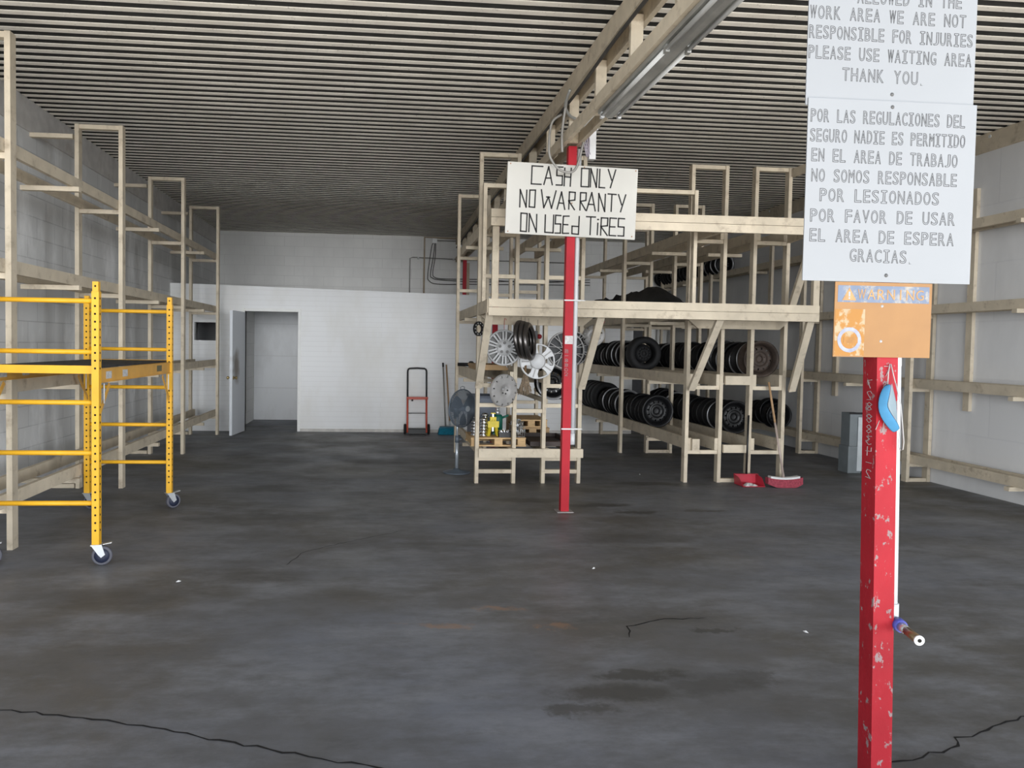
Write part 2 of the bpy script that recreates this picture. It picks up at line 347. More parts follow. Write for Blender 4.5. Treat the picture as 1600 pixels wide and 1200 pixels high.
# corrugated deck: re-entrant flutes running across the bay
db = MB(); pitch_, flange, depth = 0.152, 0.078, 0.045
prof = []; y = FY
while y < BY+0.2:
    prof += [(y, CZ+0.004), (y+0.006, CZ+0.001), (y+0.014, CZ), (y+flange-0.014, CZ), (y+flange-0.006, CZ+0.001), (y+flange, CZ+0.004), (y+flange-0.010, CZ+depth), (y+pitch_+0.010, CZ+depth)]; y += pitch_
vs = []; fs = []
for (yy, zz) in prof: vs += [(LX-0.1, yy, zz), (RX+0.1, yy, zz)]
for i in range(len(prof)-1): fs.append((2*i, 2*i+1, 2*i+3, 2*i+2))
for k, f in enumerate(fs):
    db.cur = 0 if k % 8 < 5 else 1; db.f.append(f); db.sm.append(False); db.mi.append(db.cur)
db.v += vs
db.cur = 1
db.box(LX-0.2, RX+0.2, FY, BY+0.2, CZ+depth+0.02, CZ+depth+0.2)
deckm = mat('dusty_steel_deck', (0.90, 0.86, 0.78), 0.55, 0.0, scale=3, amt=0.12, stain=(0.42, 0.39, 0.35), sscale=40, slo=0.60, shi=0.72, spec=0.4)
struct('ceiling', db, [deckm, mat('shaded_flute_steel', (0.05, 0.05, 0.048), 0.6, 0.2, amt=0.2)])  # flute insides coloured dark to stand for the shade in the recesses

b = MB(); b.box(LX-0.25, LX, FY, BY+0.2, 0, CZ+0.1); struct('wall_left', b, blockwall)
b = MB(); b.box(RX, RX+0.25, FY, BY+0.2, 0, CZ+0.1)
for y0, y1, z0, z1 in ((6.6, 7.75, 0.95, 1.07), (8.45, 8.95, 0.96, 1.07), (9.5, 10.2, 0.98, 1.10), (11.0, 11.5, 1.0, 1.09), (5.6, 6.2, 0.35, 0.6)): b.box(RX-0.006, RX, y0, y1, z0, z1)
struct('wall_right', b, stucco)
b = MB(); b.box(LX, RX, BY, BY+0.25, 0, CZ+0.1); struct('wall_back', b, upperwall)
b = MB(); b.box(LX, LX+0.02, FY, BY, 3.55, CZ-0.002); struct('trim_1', b, mat('bond_beam', (0.60, 0.58, 0.56), 0.8, amt=0.1, stain=(0.48, 0.44, 0.41), sscale=2))
b = MB(); b.box(RX-0.045, RX, FY, BY, 3.67, CZ-0.002)
b.cur = 1
for k in range(26): b.cyl((RX-0.045, 1.9+k*0.58, 3.765+0.05*(-1)**k), 0.018, -0.006, 0.002, 'X', 8)
struct('trim_2', b, [wood, pvc])

# partition with door opening and small window hole, slanting top
PY0, PY1 = 13.15, 13.27
def ptop(x): return 2.46 - 0.0187*(x+3.25)
b = MB()
def pseg(x0, x1, z0, z1=None):
    a0 = ptop(x0) if z1 is None else z1; a1 = ptop(x1) if z1 is None else z1
    v = [(x0,PY0,z0),(x1,PY0,z0),(x1,PY1,z0),(x0,PY1,z0),(x0,PY0,a0),(x1,PY0,a1),(x1,PY1,a1),(x0,PY1,a0)]
    b.add(v, [(0,3,2,1),(4,5,6,7),(0,1,5,4),(1,2,6,5),(2,3,7,6),(3,0,4,7)])
DX0, DX1, DZ = -2.28, -1.40, 2.02
pseg(LX, -3.11, 0); pseg(-3.11, -2.72, 0, 1.52); pseg(-3.11, -2.72, 1.82); pseg(-2.72, DX0, 0); pseg(DX0, DX1, DZ); pseg(DX1, 4.40, 0)
struct('wall_partition', b, whitebrick)
b = MB(); b.box(LX, -2.50, 13.27, 15.1, 2.30, 2.36); b.box(-2.44, 4.40, 13.27, 15.1, 2.28, 2.34); struct('ceiling_store_room', b, upperwall)
b = MB(); b.box(LX, 4.40, 15.1, 15.22, 0, 2.40); struct('wall_store_room', b, wall_brick('inner_white_block', (0.74, 0.75, 0.76), (0.60, 0.6, 0.6), 3.0, 0.62, 'XZ', 0.02, (0.6, 0.6, 0.6), 1.5, 0.5, 0.75, msize=0.012, bump=0.3))
b = MB(); b.box(-2.50, -2.44, 13.27, 15.1, 0, 2.36); b.box(4.28, 4.40, 13.27, 15.1, 0, 2.34); struct('wall_store_room_side', b, upperwall)
b = MB(); b.box(DX0-0.05, DX0, PY0-0.02, PY1+0.01, 0, DZ+0.05); b.box(DX1, DX1+0.045, PY0-0.02, PY1+0.01, 0, DZ+0.05); b.box(DX0, DX1, PY0-0.02, PY1+0.01, DZ, DZ+0.05)
struct('trim_3', b, mat('door_casing', (0.78, 0.78, 0.76), 0.55, amt=0.04, stain=(0.45, 0.40, 0.33), sscale=9, slo=0.62, shi=0.75))
b = MB(); b.box(DX1+0.05, 4.4, PY0-0.018, PY0-0.001, 0, 0.05); struct('baseboard_partition', b, mat('grimy_base_strip', (0.55, 0.53, 0.50), 0.7, amt=0.15))
# open door leaf swung towards the bay
def dleaf():
    M, n, L, bb = newmat('grimy_door_leaf'); bb.inputs['Roughness'].default_value = 0.5
    t = n.new('ShaderNodeTexCoord'); sb = n.new('ShaderNodeVectorMath'); sb.operation = 'SUBTRACT'; L.new(t.outputs['Object'], sb.inputs[0]); sb.inputs[1].default_value = (0.0, -0.50, 1.12)
    dv = n.new('ShaderNodeVectorMath'); dv.operation = 'MULTIPLY'; L.new(sb.outputs[0], dv.inputs[0]); dv.inputs[1].default_value = (0, 5.0, 3.3)
    no = n.new('ShaderNodeTexNoise'); no.inputs['Scale'].default_value = 6; L.new(t.outputs['Object'], no.inputs['Vector'])
    ln = n.new('ShaderNodeVectorMath'); ln.operation = 'LENGTH'; L.new(dv.outputs[0], ln.inputs[0])
    ad = n.new('ShaderNodeMath'); ad.operation = 'ADD'; L.new(ln.outputs['Value'], ad.inputs[0]); L.new(no.outputs[0], ad.inputs[1])
    r = n.new('ShaderNodeValToRGB'); r.color_ramp.elements[0].position = 0.55; r.color_ramp.elements[1].position = 1.0
    r.color_ramp.elements[0].color = (0.30, 0.27, 0.24, 1); r.color_ramp.elements[1].color = (0.76, 0.79, 0.83, 1)
    mr = n.new('ShaderNodeMapRange'); mr.inputs[2].default_value = 1.6; L.new(ad.outputs[0], mr.inputs[0]); L.new(mr.outputs[0], r.inputs[0])
    L.new(r.outputs[0], bb.inputs['Base Color']); return M
b = MB(); b.box(-0.022, 0.022, -0.72, 0.0, 0.012, 2.0); d1 = b.build('door_1', dleaf(), loc=None); d1.location = (DX0-0.01, PY0-0.03, 0); d1.rotation_euler = (0, 0, math.radians(-6)); d1['kind'] = 'structure'
b = MB()
for sx in (-1, 1): b.lathe([(0.0001, sx*0.085), (0.022, sx*0.082), (0.028, sx*0.066), (0.02, sx*0.052), (0.011, sx*0.045), (0.011, sx*0.022)], (0, -0.66, 0.93), 'X', 14, closed=False); b.cyl((0, -0.66, 0.93), 0.032, sx*0.022, sx*0.028, 'X', 14)
b.build('door_handle', brassknob, d1, ); 
for ch in d1.children: ch.location = (0, 0, 0)
b = MB(); b.box(5.42, 5.84, BY-0.05, BY-0.002, 0, 2.05); d2 = b.build('door_2', darkdoor); d2['kind'] = 'structure'
b = MB(); b.cyl((5.49, BY-0.05, 1.0), 0.03, -0.05, -0.005, 'Y', 12); b.build('door_handle', brassknob, d2)

# ------------------------------------------------------------------ red columns
def column(x, y, label, m, ztop=3.32, lean=0.0, base=True):
    t = thing('steel_column', label, 'column', (x, y, 0))
    w = 0.0375; b = MB()
    v = []
    for z, dx in ((0.0, 0.0), (ztop, lean)):
        for sx, sy in ((-1,-1),(1,-1),(1,1),(-1,1)): v.append((x+dx+sx*w, y+sy*w, z))
    b.add(v, [(0,3,2,1),(4,5,6,7),(0,1,5,4),(1,2,6,5),(2,3,7,6),(3,0,4,7)])
    b.build('post', m, t)
    if base:
        b = MB(); b.box(x-0.075, x+0.075, y-0.07, y+0.07, 0, 0.008); b.build('base_plate', mat('worn_base_plate', (0.3, 0.28, 0.27), 0.6, amt=0.2), t)
    return t
colN = column(1.745, 2.50, 'scratched red steel post nearest the camera, carrying the big white notices', redworn, lean=-0.08)
colC = column(1.695, 6.90, 'red steel post with the cash-only board, standing before the hubcap rack', redpaint)
column(1.70, 11.46, 'red steel post half hidden inside the left wooden rack', redpaint)
column(1.70, 15.87, 'red steel post farthest back, seen above the white partition', redpaint)
b = MB(); b.box(1.66, 1.735, 6.858, 6.8615, 1.54, 1.615); b.build('tape_wrap', mat('grey_tape', (0.6, 0.56, 0.55), 0.5, amt=0.2, scale=40), colC)

# ------------------------------------------------------------------ roof truss over the columns
t = thing('roof_truss', 'long wooden truss under the steel roof, resting on the red posts', 'truss', (1.68, 8.5, 3.32))
for x in (1.615, 1.745):
    b = MB(); b.box(x-0.019, x+0.019, FY, BY-0.01, 3.70, 3.855); b.build('top_chord', wood, t)
    b = MB(); b.box(x-0.019, x+0.019, FY, BY-0.01, 3.325, 3.42); b.build('bottom_chord', wood, t)
k = 0; yy = 2.6
for yy in [1.75, 2.6, 3.45, 4.3, 5.12, 5.96, 6.80, 7.74, 8.66, 9.55, 10.45, 11.35, 12.25, 13.15, 14.05, 14.95, 15.85]:
    b = MB(); b.box(1.638, 1.722, yy-0.019, yy+0.019, 3.33, 3.75); b.build('web_block', wood, t)
t = thing('fluorescent_fixture', 'unlit two-tube strip light fixed under the roof truss', 'light', (1.70, 4.6, 3.32))
b = MB(); b.box(1.625, 1.795, 3.1, 5.82, 3.295, 3.322); b.build('tray', galv, t)
b = MB(); b.add([(1.655,3.12,3.29),(1.765,3.12,3.29),(1.73,3.12,3.262),(1.69,3.12,3.262),(1.655,5.8,3.29),(1.765,5.8,3.29),(1.73,5.8,3.262),(1.69,5.8,3.262)], [(0,1,2,3),(4,7,6,5),(0,4,5,1),(1,5,6,2),(2,6,7,3),(3,7,4,0)]); b.build('reflector', galv, t)
for x in (1.645, 1.775):
    for y0, y1 in ((3.16, 4.44), (4.48, 5.76)):
        b = MB(); b.tube([(x, y0, 3.272), (x, y1, 3.272)], 0.014, 10); b.build('lamp_tube', glasstube, t)
        b = MB(); b.box(x-0.012, x+0.012, y1-0.01, y1+0.03, 3.25, 3.295); b.build('lamp_holder', pvc if y1 > 5 else galv, t)

# cables along the truss, junction box, hanging loops
def cab(name, pts, r, m, label, cat, n=8):
    b = MB(); P = [Vector(p) for p in pts]; Q = []
    for i in range(len(P)-1):      # Catmull-Rom
        p0, p1, p2, p3 = P[max(i-1,0)], P[i], P[i+1], P[min(i+2,len(P)-1)]
        for k in range(6):
            u = k/6; Q.append(0.5*((2*p1)+(p2-p0)*u+(2*p0-5*p1+4*p2-p3)*u*u+(3*p1-p0-3*p2+p3)*u**3))
    Q.append(P[-1]); b.tube(Q, r, n)
    o = b.build(name, m, loc=P[0])
    return tag(o, label, cat) if label else o
cab('power_cable', [(1.60, 1.7, 3.66), (1.60, 3.5, 3.645), (1.59, 5.2, 3.655), (1.60, 6.6, 3.64), (1.59, 8.2, 3.65), (1.60, 10.0, 3.64), (1.60, 12.5, 3.65), (1.60, 16.7, 3.62)], 0.013, cable, 'dark power cable running along the left side of the roof truss', 'cable')
t = thing('junction_box', 'grey metal junction box on top of the red post above the cash-only board', 'electrical box', (1.83, 6.86, 3.38))
b = MB(); b.box(1.775, 1.89, 6.80, 6.90, 3.47, 3.60); b.build('box_body', galv, t)
b = MB(); b.box(1.79, 1.90, 6.78, 6.90, 3.45, 3.472); b.build('box_lid', whiteplastic, t)
b = MB(); b.box(1.835, 1.895, 6.82, 6.89, 3.20, 3.45); b.build('wire_duct', whiteplastic, t)
for k in range(4):
    b = MB(); x = 1.785+0.012*k; b.tube([(x, 6.82, 3.45), (x-0.01+0.006*k, 6.80, 3.36), (x+0.012, 6.815, 3.27), (x+0.03, 6.83, 3.22)], 0.005, 6); b.build('wire', mat('lilac_wire', (0.42, 0.38, 0.45), 0.5, amt=0.2), t)
cab('cable_loop', [(1.56, 6.74, 3.56), (1.47, 6.74, 3.48), (1.45, 6.74, 3.26), (1.48, 6.74, 3.15), (1.57, 6.735, 3.065), (1.69, 6.735, 3.085), (1.76, 6.74, 3.33), (1.80, 6.78, 3.44)], 0.011, conduit, 'grey cable loop hanging in front of the cash-only board', 'cable')
cab('cable_bundle', [(1.57, 6.6, 3.66), (1.56, 6.66, 3.52), (1.55, 6.68, 3.36), (1.56, 6.70, 3.22)], 0.012, conduit, 'short grey cable dangling behind the loop beside the truss', 'cable')
cab('flexible_conduit', [(1.57, 6.5, 3.70), (1.56, 6.62, 3.60), (1.62, 6.70, 3.54), (1.70, 6.76, 3.53), (1.775, 6.80, 3.54)], 0.013, galv, 'pale flexible conduit curving from the truss into the junction box', 'conduit')
t = thing('water_pipe', 'white plastic pipe running down beside the red post with the cash-only board', 'pipe', (1.76, 6.90, 0.65))
b = MB(); b.tube([(1.758, 6.90, 0.66), (1.765, 6.90, 3.30)], 0.021, 12); b.build('pipe', pvc, t)
b = MB(); b.tube([(1.757, 6.90, 0.62), (1.757, 6.90, 0.72)], 0.027, 12); b.build('end_cap', pvc, t)
for z in (0.76, 1.93):
    b = MB(); b.box(1.645, 1.795, 6.852, 6.86, z, z+0.012); b.box(1.78, 1.84, 6.855, 6.862, z+0.002, z+0.01); b.build('cable_tie', whiteplastic, t)

# ------------------------------------------------------------------ lettering
fcache = {}
dg = None
def glyph(ch, fill):
    key = (ch, fill)
    if key in fcache: return fcache[key]
    cu = bpy.data.curves.new('g', 'FONT'); cu.body = ch; cu.size = 1.0; cu.align_x = 'LEFT'; cu.resolution_u = 3
    if fill: cu.fill_mode = 'BOTH'; cu.extrude = 0.01
    else: cu.fill_mode = 'NONE'; cu.bevel_depth = 0.014; cu.bevel_resolution = 0
    o = bpy.data.objects.new('g', cu); COL.objects.link(o)
    me = bpy.data.meshes.new_from_object(o.evaluated_get(bpy.context.evaluated_depsgraph_get()))
    vs = [v.co.copy() for v in me.vertices]; fs = [tuple(p.vertices) for p in me.polygons]
    bpy.data.objects.remove(o); bpy.data.curves.remove(cu); bpy.data.meshes.remove(me)
    if vs:
        x0 = min(v.x for v in vs); x1 = max(v.x for v in vs); y0 = min(v.y for v in vs); y1 = max(v.y for v in vs)
    else: x0 = x1 = y0 = y1 = 0
    fcache[key] = (vs, fs, x0, x1, y0, y1); return fcache[key]
def mono_line(bm, text, xl, zl, xr, zr, cap, y, fill=False, tube=0.0012):
    n = len(text); cell = (xr-xl)/(n-0.2)
    for i, ch in enumerate(text):
        if ch == ' ': continue
        cx = xl + cell*(i+0.4); cz = zl + (zr-zl)*(i/(n-1)); w = cell*0.80; h = cap
        if ch == '.':
            if fill: continue
            q = cell*0.14; c0 = (cx-0.1*cell, cz-h/2+q)
            P = [(c0[0]-q, y, c0[1]-q), (c0[0]+q, y, c0[1]-q), (c0[0]+q, y, c0[1]+q), (c0[0]-q, y, c0[1]+q)]
            bm.tube(P, tube*0.7, 4, closed=True); continue
        if ch == 'I' and not fill:
            a, s_ = w*0.40, w*0.13; t_ = h*0.13
            P = [(-a,-h/2),(a,-h/2),(a,-h/2+t_),(s_,-h/2+t_),(s_,h/2-t_),(a,h/2-t_),(a,h/2),(-a,h/2),(-a,h/2-t_),(-s_,h/2-t_),(-s_,-h/2+t_),(-a,-h/2+t_)]
            for k in range(len(P)):
                p, q = P[k], P[(k+1) % len(P)]
                bm.bar((cx+p[0], y, cz+p[1]), (cx+q[0], y, cz+q[1]), tube, tube, (0,1,0))
            continue
        vs, fs, x0, x1, y0, y1 = glyph(ch, fill)
        sx = w/(x1-x0) if ch != 'I' else w*0.17/(x1-x0); sz = h/(y1-y0)
        bm.add([(cx+(v.x-(x0+x1)/2)*sx, y - v.z*0.05, cz+(v.y-(y0+y1)/2)*sz) for v in vs], fs)

def words(t, a, y):
    text, xl, zl, xr, zr = a; n = len(text); i = 0
    for w in text.split(' '):      # each word its own part, the rest of the line blanked
        b = MB(); mono_line(b, ' '*i + w + ' '*(n-i-len(w)), xl, zl, xr, zr, 0.043, y); b.build('word', inkgrey, t); i += len(w)+1
screwgrey = mat('dull_screw', (0.12, 0.12, 0.12), 0.5, 0.3, amt=0.1)
SY = 2.452   # face of the near notices
t = thing('notice_sign', 'white Spanish notice board with outlined lettering on the nearest red post', 'sign', (1.687, SY, 1.752))
b = MB(); b.box(1.392, 1.985, SY, SY+0.004, 1.752, 2.352); b.build('panel', signwhite, t)
b = MB()
for a in [('POR LAS REGULACIONES DEL', 1.4013, 2.2952, 1.9439, 2.2948), ('SEGURO NADIE ES PERMITIDO', 1.4015, 2.2308, 1.9468, 2.2292), ('EN EL AREA DE TRABAJO', 1.4082, 2.1665, 1.9224, 2.1626), ('NO SOMOS RESPONSABLE', 1.4106, 2.0998, 1.923, 2.0989), ('POR LESIONADOS', 1.4417, 2.0361, 1.8619, 2.0351), ('POR FAVOR DE USAR', 1.411, 1.968, 1.9219, 1.9689), ('EL AREA DE ESPERA', 1.4112, 1.9029, 1.9204, 1.9004), ('GRACIAS.', 1.5538, 1.8394, 1.7839, 1.8369)]:
    words(t, a, SY-0.0008)
for z in (2.333, 1.775):
    b = MB(); b.lathe([(0.0001, -0.005), (0.004, -0.004), (0.0065, 0.0)], (1.685, SY, z), 'Y', 12, closed=False); b.build('screw', screwgrey, t)
t = thing('notice_sign', 'white English notice board with outlined lettering, above the Spanish one', 'sign', (1.68, SY+0.006, 2.345))
b = MB(); b.box(1.385, 1.975, SY+0.005, SY+0.009, 2.33, 2.94); b.build('panel', signwhite, t)
b = MB()
for a in [('ALLOWED IN THE', 1.552, 2.6890, 1.9192, 2.6895), ('WORK AREA WE ARE NOT', 1.3900, 2.6324, 1.9360, 2.6271), ('RESPONSIBLE FOR INJURIES', 1.3890, 2.5687, 1.9630, 2.5647), ('PLEASE USE WAITING AREA', 1.3890, 2.5029, 1.9610, 2.4995), ('THANK YOU.', 1.5087, 2.4349, 1.8038, 2.4319)]:
    words(t, a, SY+0.0042)
b = MB(); b.lathe([(0.0001, -0.005), (0.004, -0.004), (0.0065, 0.0)], (1.685, SY+0.005, 2.376), 'Y', 12, closed=False); b.build('screw', screwgrey, t)
t = thing('warning_sign', 'faded orange warning sign under the white notices on the nearest post', 'sign', (1.685, SY+0.004, 1.50))
WY = SY+0.001
b = MB(); b.box(1.508, 1.852, WY, WY+0.003, 1.500, 1.7505); b.build('panel', signorange, t)
b = MB(); b.box(1.518, 1.842, WY-0.0006, WY, 1.683, 1.739); b.build('header_band', blueband, t)
b = MB()
mono_line(b, 'WARNING', 1.588, 1.7105, 1.822, 1.7105, 0.034, WY-0.0010, True)
b.build('lettering', letterorange, t)
b = MB(); b.add([(1.533, WY-0.0012, 1.689), (1.583, WY-0.0012, 1.689), (1.558, WY-0.0012, 1.732), (1.533, WY-0.0006, 1.689), (1.583, WY-0.0006, 1.689), (1.558, WY-0.0006, 1.732)], [(0,1,2),(5,4,3),(0,3,4,1),(1,4,5,2),(2,5,3,0)])
tri = b.build('warning_triangle', letterorange, t)
b = MB(); b.box(1.5555, 1.5605, WY-0.0016, WY-0.0012, 1.702, 1.718); b.box(1.5555, 1.5605, WY-0.0016, WY-0.0012, 1.694, 1.699); b.build('exclamation_mark', mat('faded_blue_mark', (0.3, 0.33, 0.4), 0.6, amt=0.1), tri)
b = MB(); b.box(1.511, 1.616, WY-0.0008, WY, 1.504, 1.660); st = b.build('sticker', sticker, t)
b = MB(); b.lathe([(0.030, 0), (0.042, 0), (0.042, 0.0005), (0.030, 0.0005)], (1.563, WY-0.0014, 1.557), 'Y', 28, smooth=False); b.build('round_emblem', stickerblue, st)
b = MB(); b.box(1.543, 1.593, WY-0.0016, WY-0.0008, 1.546, 1.566); b.build('emblem_bar', stickerorange, st)
b = MB()
for z in (1.672, 1.554): b.lathe([(0.0001, -0.004), (0.003, -0.003), (0.005, 0.0)], (1.676, WY, z), 'Y', 10, closed=False)
b.build('screws', silver, t)

# strokes for hand-drawn letters: unit box polylines
ST = {'C': [[(1,1),(0,1),(0,0),(.92,0)]], 'A': [[(0,0),(.5,1),(1,0)],[(.18,.36),(.82,.36)]], 'S': [[(1,1),(0,1),(0,.52),(1,.52),(1,0),(0,0)]], 'H': [[(0,0),(0,1)],[(1,0),(1,1)],[(0,.5),(1,.5)]],
      'O': [[(0,0),(0,1),(1,1),(1,0),(0,0)]], 'N': [[(0,0),(0,1),(1,0),(1,1)]], 'L': [[(0,1),(0,0),(1,0)]], 'Y': [[(0,1),(.52,.42)],[(1,1),(.38,0)]], 'W': [[(0,1),(.22,0),(.5,.62),(.72,0),(1,1)],[(.38,.62),(.58,.62)]],
      'R': [[(0,0),(0,1),(1,1),(1,.55),(0,.5),(1,0)]], 'T': [[(0,1),(1,1)],[(.5,1),(.5,0)]], 'U': [[(0,1),(0,0),(1,0),(1,1)]], 'E': [[(1,1),(0,1),(0,0),(1,0)],[(0,.5),(.8,.5)]], 'd': [[(1,1),(1,0),(0,0),(0,.42),(1,.42)]], 'i': [[(.5,0),(.5,.68)],[(.2,.88),(.8,.88)]],
      '2': [[(0,.85),(.3,1),(.8,1),(1,.75),(.1,0),(1,.05)]], '3': [[(0,1),(1,1),(.4,.6),(1,.3),(.5,0),(0,.1)]], '4': [[(0,1),(0,.5),(1,.5)],[(.8,1),(.8,0)]], '7': [[(0,1),(1,1),(.35,0)]], '8': [[(.5,.5),(0,.75),(.5,1),(1,.75),(.5,.5),(0,.25),(.5,0),(1,.25),(.5,.5)]],
      '0': [[(.5,1),(.1,.75),(.05,.3),(.5,0),(.95,.3),(.9,.75),(.5,1)]], 'B': [[(0,0),(0,1),(.8,1),(.9,.75),(0,.5),(1,.4),(.9,0),(0,0)]], '/': [[(1,1),(0,0)]], '|': [[(.7,1),(.3,0)]], '-': [[(0,.5),(1,.5)]]}
def strokes(bm, ch, x0, x1, z0, z1, y, w, jit=0.0, plane='XZ', xc=0):
    for pl in ST[ch]:
        pts = [(x0+(x1-x0)*p[0]+random.uniform(-jit, jit), z0+(z1-z0)*p[1]+random.uniform(-jit, jit)) for p in pl]
        for p, q in zip(pts, pts[1:]):
            dx, dz = q[0]-p[0], q[1]-p[1]; l = math.hypot(dx, dz) or 1; ex, ez = dx/l*w*0.4, dz/l*w*0.4
            a, c = (p[0]-ex, p[1]-ez), (q[0]+ex, q[1]+ez)
            if plane == 'XZ': bm.bar((a[0], y, a[1]), (c[0], y, c[1]), w, 0.0016, (0,1,0))
            else: bm.bar((y, a[0], a[1]), (y, c[0], c[1]), w, 0.0016, (1,0,0))
CASH = [('C',-0.3761,-0.2771,0.1312,0.2919),('A',-0.2604,-0.1856,0.1319,0.2939),('S',-0.1501,-0.0951,0.1334,0.2957),('H',-0.0783,-0.02,0.131,0.2903),('O',0.076,0.1453,0.1344,0.2942),('N',0.162,0.2192,0.1335,0.2967),('L',0.2414,0.2942,0.1334,0.2969),('Y',0.3186,0.3901,0.1351,0.2977),('N',-0.4733,-0.4126,-0.0787,0.0743),('O',-0.3849,-0.3353,-0.0756,0.0756),('W',-0.2832,-0.1476,-0.0747,0.0821),('A',-0.1305,-0.0644,-0.0799,0.074),('R',-0.0279,0.0273,-0.0758,0.0773),('R',0.0771,0.1289,-0.0755,0.079),('A',0.1368,0.2173,-0.0782,0.0818),('N',0.2452,0.3036,-0.0773,0.0777),('T',0.3281,0.4019,-0.0746,0.0785),('Y',0.4242,0.4903,-0.074,0.0793),('O',-0.4568,-0.4015,-0.2937,-0.1332),('N',-0.3824,-0.3139,-0.2941,-0.1366),('U',-0.2351,-0.1611,-0.2936,-0.1367),('S',-0.1443,-0.0923,-0.2941,-0.137),('E',-0.0723,-0.0192,-0.2918,-0.1388),('d',0.0108,0.0738,-0.2929,-0.1353),('T',0.1381,0.2232,-0.292,-0.1319),('i',0.24,0.2544,-0.2911,-0.1362),('R',0.2766,0.3374,-0.2918,-0.1346),('E',0.3564,0.4182,-0.2901,-0.1348),('S',0.435,0.4902,-0.2909,-0.1332)]
t = thing('painted_sign', 'white hand-lettered cash-only board on the red post before the rack', 'sign', (1.69, 6.845, 2.825), rot=(0, math.radians(1.3), 0))
b = MB(); b.box(-0.595, 0.595, -0.010, 0.010, -0.3175, 0.3175); b.build('board', boardwhite, t)
for c, x0, x1, z0, z1 in CASH:
    b = MB(); strokes(b, c, x0, x1, z0, z1, -0.0112, 0.0125, 0.002); b.build('letter', inkblack, t)
b = MB()
for x, z in ((-0.57, .30), (0.575, .30), (-0.57, -.30), (0.565, -.29), (0.10, 0.305), (0.0, -0.02)): b.cyl((x, -0.010, z), 0.006, -0.003, 0.0, 'Y', 8)
b.build('nail_heads', mat('rusty_nail', (0.3, 0.15, 0.07), 0.6, amt=0.2), t)

# chalk scribbles on the posts
b = MB(); yf = 2.4605
def nx(z): return 1.745 - 0.08*z/3.32
strokes(b, '7', nx(1.45)-0.014, nx(1.45)+0.008, 1.437, 1.470, yf, 0.0018)
strokes(b, '0', nx(1.39)-0.016, nx(1.39)+0.006, 1.382, 1.412, yf, 0.0018)
strokes(b, '0', nx(1.35)-0.016, nx(1.35)+0.004, 1.352, 1.376, yf, 0.0018)
strokes(b, '/', nx(1.27)-0.040, nx(1.27)-0.028, 1.255, 1.285, yf, 0.0018); strokes(b, '|', nx(1.27)-0.020, nx(1.27)-0.008, 1.25, 1.28, yf, 0.0018)
z = 1.42
for ch in '7288834-2':
    xl = nx(z)-0.0375-0.0008; strokes(b, ch, 2.487, 2.513, z-0.028, z, xl, 0.0018, plane='YZ', jit=0.002); z -= 0.0385
b.build('chalk_marks', chalk, colN)
b = MB(); z = 1.49
for ch in 'B-8802': strokes(b, ch, 1.664, 1.694, z-0.03, z, 6.8615, 0.004, jit=0.002); z -= 0.042
b.build('chalk_marks', chalk, colC)

# air line with coupler on the near post
t = thing('air_line', 'white air pipe with brass coupler strapped beside the nearest red post', 'pipe', (1.79, 2.50, 0.5))
b = MB(); b.tube([(1.765, 2.50, 1.52), (1.787, 2.50, 0.62)], 0.0165, 12); b.build('pipe', pvc, t)
b = MB(); b.tube([(1.763, 2.50, 1.47), (1.760, 2.50, 1.60)], 0.02, 12); b.build('pipe_collar', pvc, t)
b = MB(); b.tube([(1.787, 2.50, 0.645), (1.788, 2.50, 0.572)], 0.0205, 12); b.tube([(1.788, 2.51, 0.583), (1.786, 2.470, 0.583)], 0.0205, 12); b.build('elbow', pvc, t)
q0, q1 = Vector((1.787, 2.472, 0.583)), Vector((1.765, 2.335, 0.578)); qd = q1-q0
b = MB(); b.tube([q0, q0+qd*0.22], [0.0235, 0.0215], 14); b.build('thread_tape', bluetape, t)
b = MB(); b.tube([q0+qd*0.22, q0+qd*0.46], [0.0165, 0.015], 10); b.build('nipple', zinc, t)
b = MB(); b.tube([q0+qd*0.44, q1], 0.0145, 14); b.build('coupler', brass, t)
d_ = qd.normalized()
b = MB(); p = q1; b.tube([p, p+d_*0.006], 0.0165, 16); rg = b.build('coupler_ring', whiteplastic, t)
b = MB(); b.tube([p+d_*0.006, p+d_*0.0075], 0.0065, 12); b.build('coupler_bore', blackhole, t)
# face mask
t = thing('face_mask', 'blue disposable face mask hanging by its loop on the nearest red post', 'mask', (1.71, 2.44, 1.40))
def P3(x, z, y): return Vector((x, y, z))
def patch(cols, name, m, th=0.0016):
    b = MB(); nr, nc = len(cols[0]), len(cols); vs = [p for c in cols for p in c]; fs = []
    for i in range(nc-1):
        for j in range(nr-1): fs.append((i*nr+j, (i+1)*nr+j, (i+1)*nr+j+1, i*nr+j+1))
    b.add(vs, fs, True); o = b.build(name, m, t)
    so = o.modifiers.new('s', 'SOLIDIFY'); so.thickness = th; su = o.modifiers.new('u', 'SUBSURF'); su.levels = 1; su.render_levels = 1
    return o
